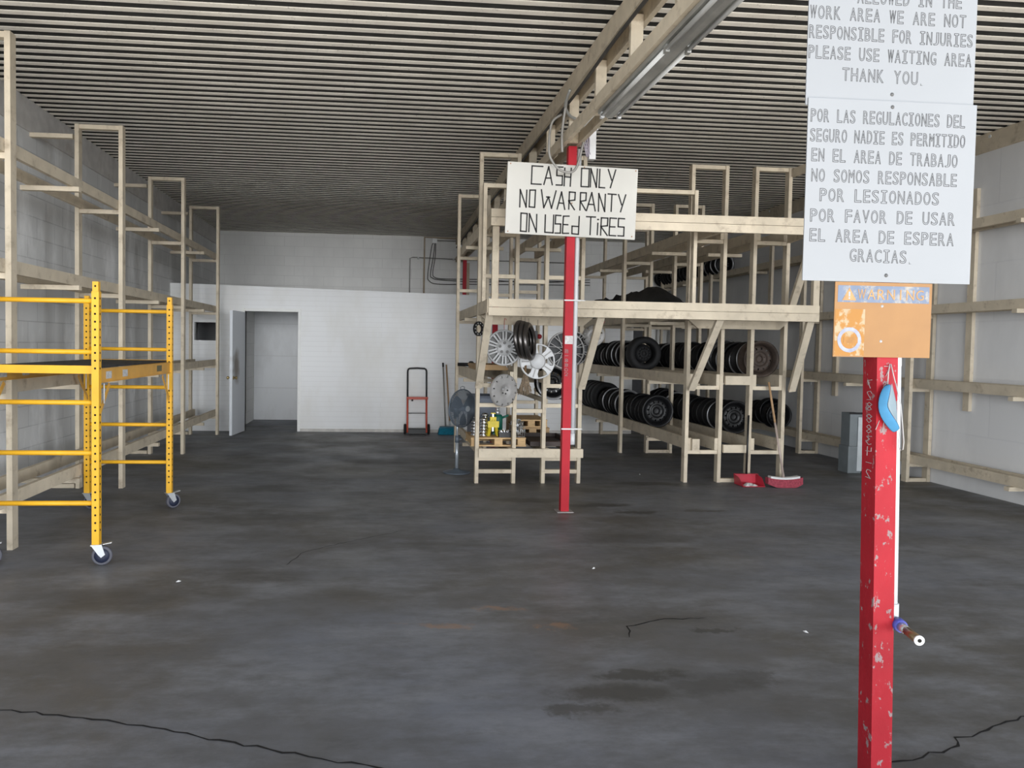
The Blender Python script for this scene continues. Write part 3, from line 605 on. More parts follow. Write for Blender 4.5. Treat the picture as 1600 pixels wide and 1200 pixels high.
# outer edge (left), fold ridge, right edge; from top to bottom
ol = [(1.688, 1.408), (1.672, 1.380), (1.666, 1.345), (1.670, 1.315), (1.686, 1.285), (1.709, 1.260), (1.726, 1.243)]
fold = [(1.699, 1.414), (1.697, 1.385), (1.690, 1.355), (1.686, 1.338), (1.700, 1.316), (1.720, 1.292), (1.739, 1.262)]
re_ = [(1.716, 1.416), (1.724, 1.39), (1.732, 1.365), (1.738, 1.340), (1.741, 1.31), (1.742, 1.285), (1.740, 1.255)]
A = [P3(x, z, 2.444) for x, z in ol]; B = [P3(x, z, 2.424) for x, z in fold]; C = [P3(x, z, 2.446) for x, z in re_]
patch([A, [a.lerp(bb, .5)+Vector((0,-.003,0)) for a, bb in zip(A, B)], B], 'outer_layer', maskblue)
patch([[p+Vector((0,-0.0012,0)) for p in B], [bb.lerp(c, .5)+Vector((0,-.003,0)) for bb, c in zip(B, C)], C], 'inner_fold', maskwhite)
b = MB(); b.tube([(1.700, 2.444, 1.409), (1.7065, 2.452, 1.45), (1.712, 2.455, 1.478), (1.716, 2.455, 1.478), (1.730, 2.448, 1.414)], 0.0017, 6); b.build('ear_loop', elastic, t)
b = MB(); b.tube([(1.724, 2.438, 1.414), (1.747, 2.44, 1.34), (1.756, 2.44, 1.27), (1.764, 2.442, 1.215), (1.762, 2.442, 1.190), (1.753, 2.442, 1.186), (1.746, 2.442, 1.20), (1.748, 2.442, 1.23), (1.750, 2.442, 1.255)], 0.0017, 6); b.build('ear_loop', elastic, t)

# ------------------------------------------------------------------ wooden tyre racks
UW, UD = 0.04, 0.086
def upright(root, x, y, z0, z1): MB().box(x-UW/2, x+UW/2, y-UD/2, y+UD/2, z0, z1).build('upright', wood, root)
def xbar(root, xa, xb, y, z, h=0.042, d=0.06, name='crossbar'):
    MB().box(min(xa, xb), max(xa, xb), y-d/2, y+d/2, z-h/2, z+h/2).build(name, wood, root)
def shelf(root, xa, xb, y0, y1, z0, z1, th=0.038, joints=None):
    s = 1 if xb > xa else -1
    for x in (xa+s*0.0405, xb-s*0.0405):
        MB().box(x-th/2, x+th/2, y0, y1, z0, z1).build('shelf_board', wood, root)
def frames(root, xa, xb, ys, ztop, bars, base=0.0):
    lo, hi = min(xa, xb), max(xa, xb)
    for y in ys:
        upright(root, xa, y, 0, ztop); upright(root, xb, y, 0, ztop)
        for z in bars: xbar(root, lo+UW/2, hi-UW/2, y, z)
def mids(root, xa, xb, ys, zs):
    for y in ys:
        for z in zs: xbar(root, min(xa, xb)-0.03, max(xa, xb)+0.03, y, z, 0.04, 0.06, 'support_bar')

LV2 = [(0.37, 0.505), (1.10, 1.23), (1.855, 1.98), (2.745, 2.86)]
BR2 = [0.345, 1.078, 1.833, 2.722]
# left wall rack
t = thing('tire_rack', 'long pale wooden rack along the left block wall, behind the yellow scaffold', 'rack', (-2.85, 8.6, 0), 'wooden tyre racks')
xa, xb = -2.622, -3.045
LVL = [(0.305, 0.405), (1.12, 1.215), (1.975, 2.07), (2.815, 2.905)]
ysL = [5.72, 8.06, 10.48, 12.64]
frames(t, xa, xb, ysL, 3.65, [0.282, 1.098, 1.952, 2.792, 3.629])
for z0, z1 in LVL: shelf(t, xa, xb, 4.5, 12.70, z0, z1)
mids(t, xa, xb, [6.9, 9.27, 11.56], [0.284, 1.099, 1.953, 2.793])
for y in ysL:
    xbar(t, -3.5, -3.09, y, 3.53, name='tie_bar'); xbar(t, -3.36, -3.08, y, 0.022, name='base_bar')
    xbar(t, -3.5, -3.09, y, 1.09, name='tie_bar')
# right wall rack
t = thing('tire_rack', 'long pale wooden rack along the right grey wall, behind the nearest red post', 'rack', (6.28, 10, 0), 'wooden tyre racks')
xa, xb = 6.15, 6.41
LVR = [(0.22, 0.32), (1.10, 1.205), (1.955, 2.055), (2.825, 2.925)]
ysR = [8.47, 10.79, 14.0, 16.5]
frames(t, xa, xb, ysR, 3.60, [0.02, 0.197, 1.077, 1.933, 2.803, 3.579])
upright(t, 6.15, 11.75, 1.9, 3.35)
for y in (7.89, 10.36): upright(t, 6.418, y, 0.88, 3.30)
for z0, z1 in LVR: shelf(t, xa, xb-0.012, 5.0, 16.6, z0, z1)
mids(t, xa-0.02, xb-0.03, [6.95, 9.63, 12.4, 15.25], [0.199, 1.079, 1.934, 2.804])
# left middle double rack
def double_rack(label, x4, ys, zt, extra, loc, y1, levels, bars):
    t = thing('tire_rack', label, 'rack', loc, 'wooden tyre racks')
    a, b_, c, d = x4
    for (p, q) in ((a, b_), (c, d)):
        frames(t, p, q, ys, zt, bars + ([zt-0.021, 2.27] if extra else [zt-0.021]))
        for z0, z1 in levels: shelf(t, p, q, ys[0]-0.04, y1, z0, z1)
        mids(t, p, q, [(u+v)/2 for u, v in zip(ys, ys[1:])], [z-0.001 for z in bars])
    for y in ys:
        if y > ys[0] or not extra: xbar(t, b_+UW/2, c-UW/2, y, 0.022, name='base_bar')
        if extra: xbar(t, b_+UW/2, c-UW/2, y, 2.22, name='link_bar')
    return t
R1 = double_rack('front-left double wooden rack hung with hubcaps, behind the cash-only board', (1.06, 1.47, 1.80, 2.20), [8.36, 10.72], 3.60, True, (1.63, 9.5, 0), 10.78, [(0.292, 0.39)]+LV2[1:], [0.27]+BR2[1:])
for p, q in ((1.06, 1.47), (1.80, 2.20)):
    xbar(R1, p+UW/2, q-UW/2, 8.36, 0.86); xbar(R1, p+UW/2, q-UW/2, 8.36, 0.13)
    xbar(R1, p+UW/2, q-UW/2, 10.72, 0.72)
    shelf(R1, p, q, 8.42, 10.6, 0.883, 0.93) if p > 1.5 else None
xbar(R1, 1.49, 1.78, 8.36, 0.80, name='link_bar')
MB().box(1.075, 2.235, 8.272, 8.31, 0.292, 0.388).build('fascia_board', wood, R1)
R2 = double_rack('front-right double wooden rack full of black wheels, in the middle of the bay', (3.45, 3.84, 4.19, 4.58), [8.42, 10.78, 13.08], 3.57, False, (4.0, 10.8, 0), 13.13, LV2, BR2)
MB().box(3.87, 4.165, 8.34, 8.376, 1.115, 1.215).build('fascia_board', wood, R2)
MB().box(3.87, 4.165, 8.34, 8.376, 0.345, 0.435).build('fascia_board', wood, R2)
MB().box(3.50, 3.585, 8.33, 8.376, 0.37, 0.50).build('fascia_board', wood, R2)
for y in (10.70, 13.00): MB().box(3.86, 4.17, y-0.02, y+0.018, 0.33, 0.40).build('fascia_board', wood, R2)

# loft front: beams carried on raking braces
t = thing('loft_beam_frame', 'heavy double-board beams on raking braces along the front of the middle racks', 'beam frame', (2.75, 7.6, 1.8))
for x0, x1, z0, z1 in ((1.05, 4.47, 1.812, 1.893), (1.05, 4.47, 1.897, 1.978), (1.06, 4.45, 2.695, 2.776), (1.06, 4.45, 2.780, 2.86)):
    MB().box(x0, x1, 7.53, 7.57, z0, z1).build('beam_board', wood, t)
for xl_, xu_ in ((1.06, 1.10), (2.165, 2.165), (3.325, 3.475), (4.555, 4.555)):
    for x, z0, z1 in ((xl_, 1.84, 1.972), (xu_, 2.715, 2.85)):
        xe = x if x < 4.5 else 4.43
        b = MB(); b.bar((xe, 7.572, (z0+z1)/2), (x if x < 4.5 else 4.54, 8.30, (z0+z1)/2), 0.038, z1-z0); b.build('joist', wood, t)
for x, xs in ((1.06, 0.043), (2.20, -0.043), (3.45, -0.043), (4.62, 0.0)):
    b = MB(); b.bar((x, 8.285, 1.06), (x+0.012 if x < 4.5 else 4.43, 7.62, 1.835), 0.04, 0.075, (1, 0, 0)); b.build('brace', wood, t)
b = MB(); b.bar((4.60, 8.30, 2.02), (4.44, 7.63, 2.70), 0.04, 0.075, (1, 0, 0)); b.build('brace', wood, t)
for x in (1.105, 4.445): MB().box(x-0.02, x+0.045, 7.575, 7.625, 1.98 if x < 2 else 1.82, 2.86).build('post', wood, t)
b = MB(); b.bar((4.60, 8.36, 3.51), (4.62, 7.60, 3.51), 0.038, 0.09); b.build('joist', wood, t)
for x0, x1 in ((1.07, 2.31), (3.39, 4.55)):
    b = MB(); v = []
    for y in (8.262, 8.30): v += [(x0, y, 1.835), (x1, y, 1.835), (x1-0.11, y, 1.742), (x0+0.11, y, 1.742)]
    b.add(v, [(0,1,2,3),(7,6,5,4),(0,4,5,1),(1,5,6,2),(2,6,7,3),(3,7,4,0)]); b.build('hanger_board', wood, t)
t = thing('loft_portal', 'tall square portal of thin lumber standing on the loft behind the cash-only board', 'frame', (2.2, 8.05, 1.98))
for x in (1.06, 3.325): MB().box(x-0.019, x+0.019, 7.98, 8.06, 1.973, 3.20).build('post', wood, t)
MB().box(1.08, 3.305, 7.99, 8.05, 3.158, 3.20).build('crossbar', wood, t)

# ------------------------------------------------------------------ wheels in the racks
def wheel_mesh(r=0.2, w=0.17, kind='steel'):
    b = MB(); h = w/2
    # barrel: lips, drop centre, thin wall
    prof = [(r, -h), (r, -h+0.012), (r-0.022, -h+0.02), (r-0.03, -h+0.045), (r-0.05, -0.02), (r-0.05, 0.02), (r-0.03, h-0.045), (r-0.022, h-0.02), (r, h-0.012), (r, h),
            (r-0.012, h), (r-0.034, h-0.02), (r-0.056, 0.02), (r-0.056, -0.02), (r-0.042, -h+0.04), (r-0.03, -h+0.012), (r-0.014, -h)]
    b.lathe(prof, (0,0,0), 'Y', 40); return b
def disc_mesh(r, y0, nh=12):
    b = MB(); R_ = r-0.046
    prof = [(R_, y0+0.05), (R_-0.012, y0+0.016), (R_-0.032, y0+0.004), (R_-0.055, y0), (R_*0.55, y0+0.012), (R_*0.50, y0-0.004), (R_*0.36, y0-0.006), (R_*0.30, y0+0.0), (R_*0.22, y0+0.002), (R_*0.20, y0+0.03)]
    b.lathe(prof, (0,0,0), 'Y', 48, closed=False, hole=lambda i, j: (i == 2 and j % 4 == 0) or (i == 6 and j in (4, 14, 23, 33, 43)))
    b.lathe([(R_*0.20, y0+0.028), (0.0001, y0+0.03)], (0,0,0), 'Y', 24, closed=False)
    return b
def packed_mesh(r, w):
    b = wheel_mesh(r, w); d = disc_mesh(r, -w*0.15); b.add(d.v, d.f, True); return b
def tyre_mesh(r, w):
    b = MB(); h = w/2
    b.lathe([(r*0.62, -h*0.7), (r*0.66, -h*0.95), (r*0.82, -h), (r*0.95, -h*0.88), (r, -h*0.62), (r, h*0.62), (r*0.95, h*0.88), (r*0.82, h), (r*0.66, h*0.95), (r*0.62, h*0.7)], (0,0,0), 'Y', 40)
    d = disc_mesh(r*0.70, -w*0.2); b.add(d.v, d.f, True); return b
def rest(z, r, g=0.125): return z + math.sqrt(r*r-g*g) + 0.002
pm = packed_mesh(0.2, 0.15).build('steel_wheel', blacksteel); PM = pm.data; bpy.data.objects.remove(pm)
pt = tyre_mesh(0.235, 0.19).build('tyre', rubber); PT = pt.data; bpy.data.objects.remove(pt)
edge = mat('polished_wheel_lip', (0.30, 0.30, 0.31), 0.3, 0.6, amt=0.1)
pe = packed_mesh(0.2, 0.15); pe.mi = [0]*len(pe.mi)
for k in range(len(pe.f)):
    if k < 40*1 or 40*15 <= k < 40*17: pe.mi[k] = 1
po = pe.build('steel_wheel', [blacksteel, edge]); PE = po.data; bpy.data.objects.remove(po)
def packed(x, y, z, label, group, data=None, r=0.2, sc=1.0, name='steel_wheel', cat='wheel'):
    o = bpy.data.objects.new(name, data or PM); COL.objects.link(o)
    o.location = (x, y, z); o.rotation_euler = (random.uniform(-.03, .03), random.uniform(0, 6.28), random.uniform(-.06, .06)); o.scale = (sc, 1, sc)
    return tag(o, label, cat, group)
def face_wheel(x, y, z, r, w, label, m_rim, m_disc, group, rz=0.0):
    t = thing('steel_wheel', label, 'wheel', (x, y, z), group, rot=(0, 0.2, rz))
    wheel_mesh(r, w).build('rim', m_rim, t); disc_mesh(r, -w*0.28).build('wheel_disc', m_disc, t)
    return t
def row(x, ys, ztop, label, group, shiny=0.25, sc0=1.0):
    for y in ys:
        if any(abs(y-f) < 0.125 for f in ((14.0, 16.5) if x > 6 else (8.42, 10.78, 13.08))): continue      # an upright stands here
        sc = sc0*random.uniform(0.92, 1.06)
        packed(x + random.uniform(-.012, .012), y, rest(ztop, 0.2*sc, 0.118), label, group, PE if random.random() < shiny else PM, sc=sc)
def ys_(a, b, p): 
    o = []; y = a
    while y <= b: o.append(y); y += p
    return o
xL, xR, xW = 3.645, 4.385, 6.235
g = 'wheels on the middle shelf, right row of the front-right rack'
face_wheel(xR+0.02, 8.66, rest(1.23, 0.212, 0.118), 0.212, 0.17, 'brown rusty steel wheel facing out at the front end of the middle shelf', ruststeel, ruststeel, g)
face_wheel(xR-0.02, 9.56, rest(1.23, 0.225, 0.118), 0.225, 0.17, 'wide grey steel wheel showing its face behind the brown wheel on the middle shelf', greysteel, greysteel, g)
row(xR, [8.86, 9.03, 9.20, 9.36], 1.23, 'black steel wheel packed between the brown wheel and the grey one behind it', g, 0.5)
row(xR, ys_(9.76, 11.9, 0.165), 1.23, 'black steel wheel in the row behind the wide grey wheel, middle shelf', g, 0.5)
g = 'wheels on the lower shelf, right row of the front-right rack'
face_wheel(xR, 9.22, rest(0.505, 0.205, 0.118), 0.205, 0.17, 'black steel wheel facing out at the front of the lower shelf, right rack row', blacksteel, blacksteel, g)
row(xR, ys_(9.42, 11.9, 0.17), 0.505, 'black steel wheel in the row behind the front wheel, lower shelf right row', g, 0.35)
g = 'wheels on the middle shelf, left row of the front-right rack'
packed(xL, 10.44, rest(1.23, 0.235, 0.118), 'thick black tyre at the front of the middle shelf row, left rack row', g, PT, name='tyre', cat='tyre')
row(xL, ys_(10.64, 13.0, 0.165), 1.23, 'black steel wheel in the row behind the thick tyre, middle shelf left row', g, 0.4)
g = 'wheels on the lower shelf, left row of the front-right rack'
face_wheel(xL, 9.90, rest(0.505, 0.212, 0.118), 0.212, 0.17, 'black steel wheel facing out at the front of the lower shelf, left rack row', blacksteel, blacksteel, g)
row(xL, ys_(10.1, 12.0, 0.165), 0.505, 'black steel wheel in the row behind the front wheel, lower shelf left row', g, 0.4)
for y in (12.20, 12.40, 12.60, 12.80, 12.99): packed(xL, y, rest(0.505, 0.235, 0.118), 'black tyre at the far end of the lower shelf, left rack row', g, PT, name='tyre', cat='tyre')
g = 'wheels on the lower shelf of the right wall rack'
face_wheel(xW-0.03, 11.55, 0.49, 0.205, 0.17, 'black steel wheel facing out on the lower shelf of the right wall rack', blacksteel, blacksteel, g)
row(xW-0.015, [11.75, 11.94, 12.12], 0.36, 'black steel wheel behind the facing wheel on the right wall rack', g, 0.5)
g = 'wheels on the top shelf of the right wall rack'
row(xW-0.005, ys_(13.7, 16.7, 0.165), 2.925, 'black steel wheel high on the top shelf of the right wall rack', g, 0.4, 0.9)
packed(2.0, 8.85, rest(0.93, 0.2, 0.118), 'black steel wheel on the hubcap rack, half hidden by the red post', None, PE)
# black tarp bundle on the loft shelf
b = MB(); R_ = random.Random(3); nx_, ny_ = 9, 22; vs = []; fs = []
for i in range(ny_):
    v = i/(ny_-1); hgt = 0.02 if v < 0.01 else 0.05+0.27*min(1.0, v/0.25)**0.6 - 0.03*max(0, v-0.6)
    for j in range(nx_):
        u = j/(nx_-1); prof_ = math.sin(PI*u)**0.5 if 0 < u < 1 else 0
        vs.append((3.49+0.31*u, 9.1+3.8*v, 1.985+hgt*prof_*(0.85+0.3*R_.random())))
for i in range(ny_-1):
    for j in range(nx_-1): fs.append((i*nx_+j, i*nx_+j+1, (i+1)*nx_+j+1, (i+1)*nx_+j))
fs.append(tuple(range(nx_))); fs.append(tuple((ny_-1)*nx_+j for j in reversed(range(nx_))))
fs.append(tuple(i*nx_ for i in reversed(range(ny_))) + tuple(i*nx_+nx_-1 for i in range(ny_)))
b.add(vs, fs, True); tag(b.build('tarp_bundle', tarp, loc=None), 'long black rolled tarp lying on the loft shelf above the wheels', 'tarp')

# ------------------------------------------------------------------ hubcaps hanging on the front-left rack
def hook(t, x, y, z0, z1, m=redplastic):
    b = MB(); b.tube([(x, y, z0), (x, y, z1-0.02), (x+0.004, y-0.004, z1), (x+0.018, y-0.004, z1-0.004), (x+0.02, y-0.002, z1-0.02)], 0.0028, 6); b.build('hook', m, t)
def hubcap_ten(x, y, z, r):
    t = thing('hubcap', 'silver ten-spoke hubcap hanging leftmost in front of the rack', 'hubcap', (x, y, z), 'hanging hubcaps')
    b = MB(); b.lathe([(r, 0.03), (r, 0.0), (r*0.97, -0.012), (r*0.90, -0.008), (r*0.86, 0.01), (r*0.88, 0.03)], (x,y,z), 'Y', 48); b.build('rim_ring', silver, t)
    b = MB(); b.lathe([(0.0001, -0.03), (r*0.36, -0.03), (r*0.47, -0.018), (r*0.52, 0.0), (r*0.50, 0.02)], (x,y,z), 'Y', 40, closed=False); b.build('hub', silver, t)
    for k in range(10):
        a = PI/10+k*2*PI/10; c, s_ = math.cos(a), math.sin(a)
        b = MB()
        for off in (-0.0135, 0.0135):
            p = Vector((x+c*r*0.42-s_*off, y-0.012, z+s_*r*0.42+c*off)); q = Vector((x+c*r*0.90-s_*off*1.35, y-0.006, z+s_*r*0.90+c*off*1.35))
            b.bar(p, q, 0.017, 0.02, (0,1,0))
        b.build('spoke', silver, t)
    b = MB(); b.lathe([(r*0.9, 0.032), (0.0001, 0.034)], (x,y,z), 'Y', 40, closed=False); b.build('back_plate', darkgrey, t)
    for k in range(5):
        a = PI/2+k*2*PI/5; b = MB(); b.cyl((x+math.cos(a)*r*0.27, y-0.0305, z+math.sin(a)*r*0.27), 0.017, -0.003, 0.006, 'Y', 14); b.cyl((x+math.cos(a)*r*0.27, y-0.034, z+math.sin(a)*r*0.27), 0.009, -0.006, 0.002, 'Y', 6); b.build('lug_recess', darkgrey, t)
    hook(t, x, y+0.015, z+r-0.005, z+r+0.12); return t
hubcap_ten(1.32, 8.20, 1.492, 0.196)
def hubcap_five(x, y, z, r):
    t = thing('hubcap', 'white five-spoke hubcap with round centre, hanging lowest in the middle', 'hubcap', (x, y, z), 'hanging hubcaps')
    b = MB(); b.lathe([(r, 0.03), (r, 0.0), (r*0.97, -0.012), (r*0.92, -0.010), (r*0.90, 0.01), (r*0.91, 0.03)], (x,y,z), 'Y', 48); b.build('rim_ring', whiteplastic, t)
    b = MB(); b.lathe([(0.0001, -0.034), (r*0.36, -0.030), (r*0.40, -0.02)], (x,y,z), 'Y', 36, closed=False); b.build('centre_cap', whiteplastic, t)
    b = MB(); b.lathe([(r*0.40, -0.024), (r*0.45, -0.024), (r*0.45, 0.01), (r*0.40, 0.01)], (x,y,z), 'Y', 36); b.build('centre_ring', greycover, t)
    for k in range(5):
        a = math.radians(38)+k*2*PI/5; c, s_ = math.cos(a), math.sin(a)
        b = MB()
        v = []
        for yy in (-0.02, 0.012):
            for rr, w in ((r*0.40, 0.036), (r*0.70, 0.040), (r*0.93, 0.064)):
                for sg in (-1, 1): v.append((x+c*rr-s_*w*sg, y+yy, z+s_*rr+c*w*sg))
        f = [(0,1,3,2),(2,3,5,4),(6,8,9,7),(8,10,11,9),(0,2,8,6),(2,4,10,8),(1,7,9,3),(3,9,11,5),(0,6,7,1),(4,5,11,10)]
        b.add(v, f); sp_ = b.build('spoke', whiteplastic, t)
        b = MB(); b.bar((x+c*r*0.47, y-0.0205, z+s_*r*0.47), (x+c*r*0.92, y-0.0205, z+s_*r*0.92), 0.014, 0.003, (0,1,0)); b.build('spoke_groove', greycover, sp_)
    b = MB(); b.tube([(x, y+0.02, z+r-0.005), (x, y+0.02, 1.80)], 0.002, 6); b.build('hanging_wire', cable, t); return t
hubcap_five(1.685, 8.19, 1.352, 0.193)
# stacked trim rings seen nearly edge-on
ringsteel = mat('smoked_steel', (0.13, 0.12, 0.115), 0.28, 0.85, amt=0.25)
for k in range(3):
    t = thing('trim_ring', ['leftmost of the three dark trim rings hanging edge-on beside the ten-spoke hubcap', 'middle one of the three dark trim rings hanging edge-on', 'rightmost of the three dark trim rings hanging edge-on'][k], 'trim ring', (1.488+0.038*k, 8.06-0.022*k, 1.585-0.010*k), 'stacked dark trim rings', rot=(math.radians(-6), math.radians(5), math.radians(58+3*k)))
    r = 0.205
    b = MB(); b.lathe([(r, 0.018), (r, 0.004), (r-0.006, -0.012), (r-0.02, -0.022), (r-0.045, -0.020), (r-0.062, -0.010), (r-0.066, 0.0), (r-0.05, -0.004), (r-0.022, -0.006), (r-0.012, 0.018)], (0,0,0), 'Y', 44); b.build('ring', ringsteel, t)
    b = MB(); b.tube([(0, 0.0, r-0.01), (0.005, 0.0, r+0.04)], 0.002, 6); b.build('hanging_wire', cable, t)
def hubcap_mesh(x, y, z, r, label, rz=0):
    t = thing('hubcap', label, 'hubcap', (x, y, z), 'hanging hubcaps', rot=(0, 0, rz))
    b = MB(); b.lathe([(r, 0.03), (r, 0.0), (r*0.98, -0.01), (r*0.93, -0.006), (r*0.92, 0.03)], (0,0,0), 'Y', 48); b.build('rim_ring', greycover, t)
    b = MB(); b.lathe([(0.0001, -0.02), (r*0.22, -0.018), (r*0.26, 0.0), (r*0.26, 0.02)], (0,0,0), 'Y', 28, closed=False); b.build('hub', darkgrey, t)
    b = MB(); b.lathe([(r*0.93, 0.032), (0.0001, 0.034)], (0,0,0), 'Y', 40, closed=False); b.build('back_plate', blacksteel, t)
    for k in range(10):
        a = k*2*PI/10
        b = MB()
        for s_ in (-1, 1):
            a2 = a+s_*0.42
            b.bar((math.cos(a)*r*0.24, -0.012, math.sin(a)*r*0.24), (math.cos(a2)*r*0.95, -0.003, math.sin(a2)*r*0.95), 0.006, 0.012, (0,1,0))
        b.build('spoke', greycover, t)
    b = MB(); b.tube([(0, 0.015, r-0.005), (0, 0.03, r+0.13)], 0.002, 6); b.build('hanging_wire', cable, t)
    return t
hubcap_mesh(1.995, 8.19, 1.475, 0.205, 'dark lattice-spoke hubcap hanging behind the red post, nearer of two')
hubcap_mesh(2.08, 8.26, 1.495, 0.195, 'dark lattice-spoke hubcap peeping out behind the first lattice one')
# dull grey turbine hubcap hanging low
t = thing('hubcap', 'dull grey turbine hubcap hanging lowest, above the pallet of parts', 'hubcap', (1.33, 8.185, 1.03), 'hanging hubcaps', rot=(math.radians(4), math.radians(12), math.radians(31)))
r = 0.178
b = MB(); b.lathe([(r, 0.03), (r, 0.004), (r*0.93, -0.008), (r*0.80, -0.008), (r*0.50, -0.018), (r*0.30, -0.012), (r*0.28, -0.004), (0.0001, -0.004)], (0,0,0), 'Y', 48, closed=False, hole=lambda i, j: i in (2,) and j % 4 in (0,)); b.build('cover_disc', greycover, t)
b = MB(); b.lathe([(r*0.96, 0.025), (0.0001, 0.027)], (0,0,0), 'Y', 40, closed=False); b.build('back_plate', blacksteel, t)
for k in range(5):
    a = PI/2+k*2*PI/5; b = MB(); b.cyl((math.cos(a)*r*0.2, -0.006, math.sin(a)*r*0.2), 0.010, -0.004, 0.004, 'Y', 6); b.build('lug_recess', silver if k < 2 else darkgrey, t)
for k in range(12):
    a = k*2*PI/12+0.13; b = MB(); b.bar((math.cos(a)*r*0.82, -0.010, math.sin(a)*r*0.82), (math.cos(a)*r*0.99, -0.002, math.sin(a)*r*0.99), 0.016, 0.012, (0,1,0)); b.build('fin', greycover, t)
b = MB(); b.tube([(0, 0.02, r-0.005), (0, 0.02, r+0.32), (0.01, 0.01, r+0.56)], 0.0022, 6); b.build('hanging_wire', cable, t)
# small drilled ring, fan-shaped cover, small red and black pieces, straw broom
t = thing('drilled_ring', 'small black drilled steel ring hanging from the left end of the board', 'ring', (1.03, 8.12, 1.69), 'hanging hubcaps', rot=(0, 0, math.radians(38)))
b = MB(); b.lathe([(0.078, -0.008), (0.078, 0.008), (0.043, 0.008), (0.043, -0.008)], (0,0,0), 'Y', 36, smooth=False); b.build('ring', blacksteel, t)
b = MB()
for k in range(10):
    a = k*2*PI/10; b.cyl((math.cos(a)*0.06, -0.008, math.sin(a)*0.06), 0.008, -0.0015, 0.001, 'Y', 10)
b.build('bolt_holes', greycover, t)
b = MB(); b.tube([(0, 0, 0.074), (0.0, 0, 0.13)], 0.002, 6); b.build('hanging_wire', cable, t)
t = thing('hubcap', 'small grey cover hanging tilted at the right end of the hanger board', 'hubcap', (2.30, 8.22, 1.645), 'hanging hubcaps', rot=(math.radians(-25), math.radians(30), math.radians(-50)))
b = MB(); b.lathe([(0.125, 0.03), (0.125, 0.0), (0.11, -0.012), (0.06, -0.02), (0.045, -0.02), (0.04, 0.0)], (0,0,0), 'Y', 36, closed=False, hole=lambda i, j: i == 2 and j % 4 == 0); b.build('cover_disc', greycover, t)
b = MB(); b.tube([(0, 0.01, 0.12), (0.0, 0.01, 0.20)], 0.002, 6); b.build('hanging_wire', redplastic, t)
t = thing('tail_lamp', 'small red and black lamp hanging behind the trim rings', 'lamp', (1.68, 8.23, 1.62))
b = MB(); b.lathe([(0.0001, -0.025), (0.018, -0.02), (0.028, 0.0), (0.028, 0.02), (0.0001, 0.02)], (1.71, 8.23, 1.62), 'Y', 18, closed=False); b.build('lens', mat('dark_red_lens', (0.16, 0.012, 0.015), 0.3, amt=0.2), t)
b = MB(); b.box(1.65, 1.685, 8.21, 8.25, 1.58, 1.68); b.build('housing', blackpaint, t)
b = MB(); b.tube([(1.69, 8.235, 1.67), (1.69, 8.235, 1.78)], 0.002, 6); b.build('hanging_wire', redplastic, t)
t = thing('straw_broom', 'worn straw broom head hanging upside down between the rack uprights', 'broom', (1.61, 8.42, 1.22))
b = MB(); b.tube([(1.60, 8.42, 1.18), (1.60, 8.42, 1.55)], 0.012, 10); b.build('handle', stick, t)
b = MB(); R_ = random.Random(9)
for k in range(90):
    x0 = R_.uniform(-.045, .045); y0 = R_.uniform(-.02, .02); sp2 = R_.uniform(1.3, 2.0)
    b.tube([(1.60+x0*0.5, 8.42+y0*0.5, 1.20), (1.60+x0, 8.42+y0, 1.10), (1.605+x0*sp2, 8.42+y0*sp2, 0.96+R_.uniform(0, .1))], 0.003, 4, caps=False)
o = b.build('bristles', straw, t); o['kind'] = 'stuff'

# ------------------------------------------------------------------ things stored on the front-left rack
def pallet(x0, x1, y0, y1, z, label, m=rawwood):
    t = thing('wooden_pallet', label, 'pallet', ((x0+x1)/2, (y0+y1)/2, z))
    n = 5; w = (y1-y0)/n
    for k in range(n): MB().box(x0, x1, y0+k*w+0.006, y0+(k+1)*w-0.006, z+0.082, z+0.098).build('deck_plank', m, t)
    for x in (x0+0.05, (x0+x1)/2, x1-0.05): MB().box(x-0.045, x+0.045, y0+0.005, y1-0.005, z+0.018, z+0.081).build('bearer', m, t)
    for yy in (y0, y1-0.08): MB().box(x0, x1, yy, yy+0.08, z, z+0.017).build('bottom_plank', m, t)
    return t
PZ = 0.392; PT_ = PZ+0.098
pallet(1.005, 1.625, 8.43, 9.0, PZ, 'light pine pallet holding small parts, behind the front-left rack legs')
# chrome cap stacks
for k, (x, y, nst) in enumerate(((1.065, 8.60, 5), (1.16, 8.56, 6), (1.10, 8.74, 6), (1.20, 8.72, 7))):
    where = ['front left stack on the pallet', 'front stack beside the yellow jack stand', 'rear left stack on the pallet', 'tall rear stack on the pallet'][k]
    for j in range(nst):
        z = PT_+0.001+j*0.036
        b = MB(); b.lathe([(0.0001, 0.034), (0.026, 0.032), (0.041, 0.018), (0.044, 0.0), (0.0001, 0.0)], (x+random.uniform(-.003, .003), y, z), 'Z', 20, closed=False)
        pos = 'top' if j == nst-1 else ('bottom' if j == 0 else 'middle')
        tag(b.build('centre_cap', chrome, loc=(x, y, z)), 'chrome centre cap, %s of the %s' % (pos, where), 'wheel cap', 'chrome cap stacks on the pallet')
t = thing('jack_stand', 'yellow steel jack stand standing on the pallet of parts', 'jack stand', (1.275, 8.62, PT_))
b = MB()
for sx, sy in ((-1,-1),(1,-1),(1,1),(-1,1)): b.bar((1.275+sx*0.055, 8.62+sy*0.05, PT_), (1.275+sx*0.018, 8.62+sy*0.016, PT_+0.19), 0.03, 0.014, (sx, sy, 0))
b.build('leg_frame', jackyellow, t)
b = MB(); b.box(1.212, 1.338, 8.565, 8.575, PT_+0.10, PT_+0.17); b.box(1.24, 1.31, 8.59, 8.65, PT_+0.165, PT_+0.215); b.build('collar', jackyellow, t)
b = MB(); b.box(1.266, 1.284, 8.61, 8.63, PT_+0.05, PT_+0.25); b.build('ratchet_bar', zinc, t)
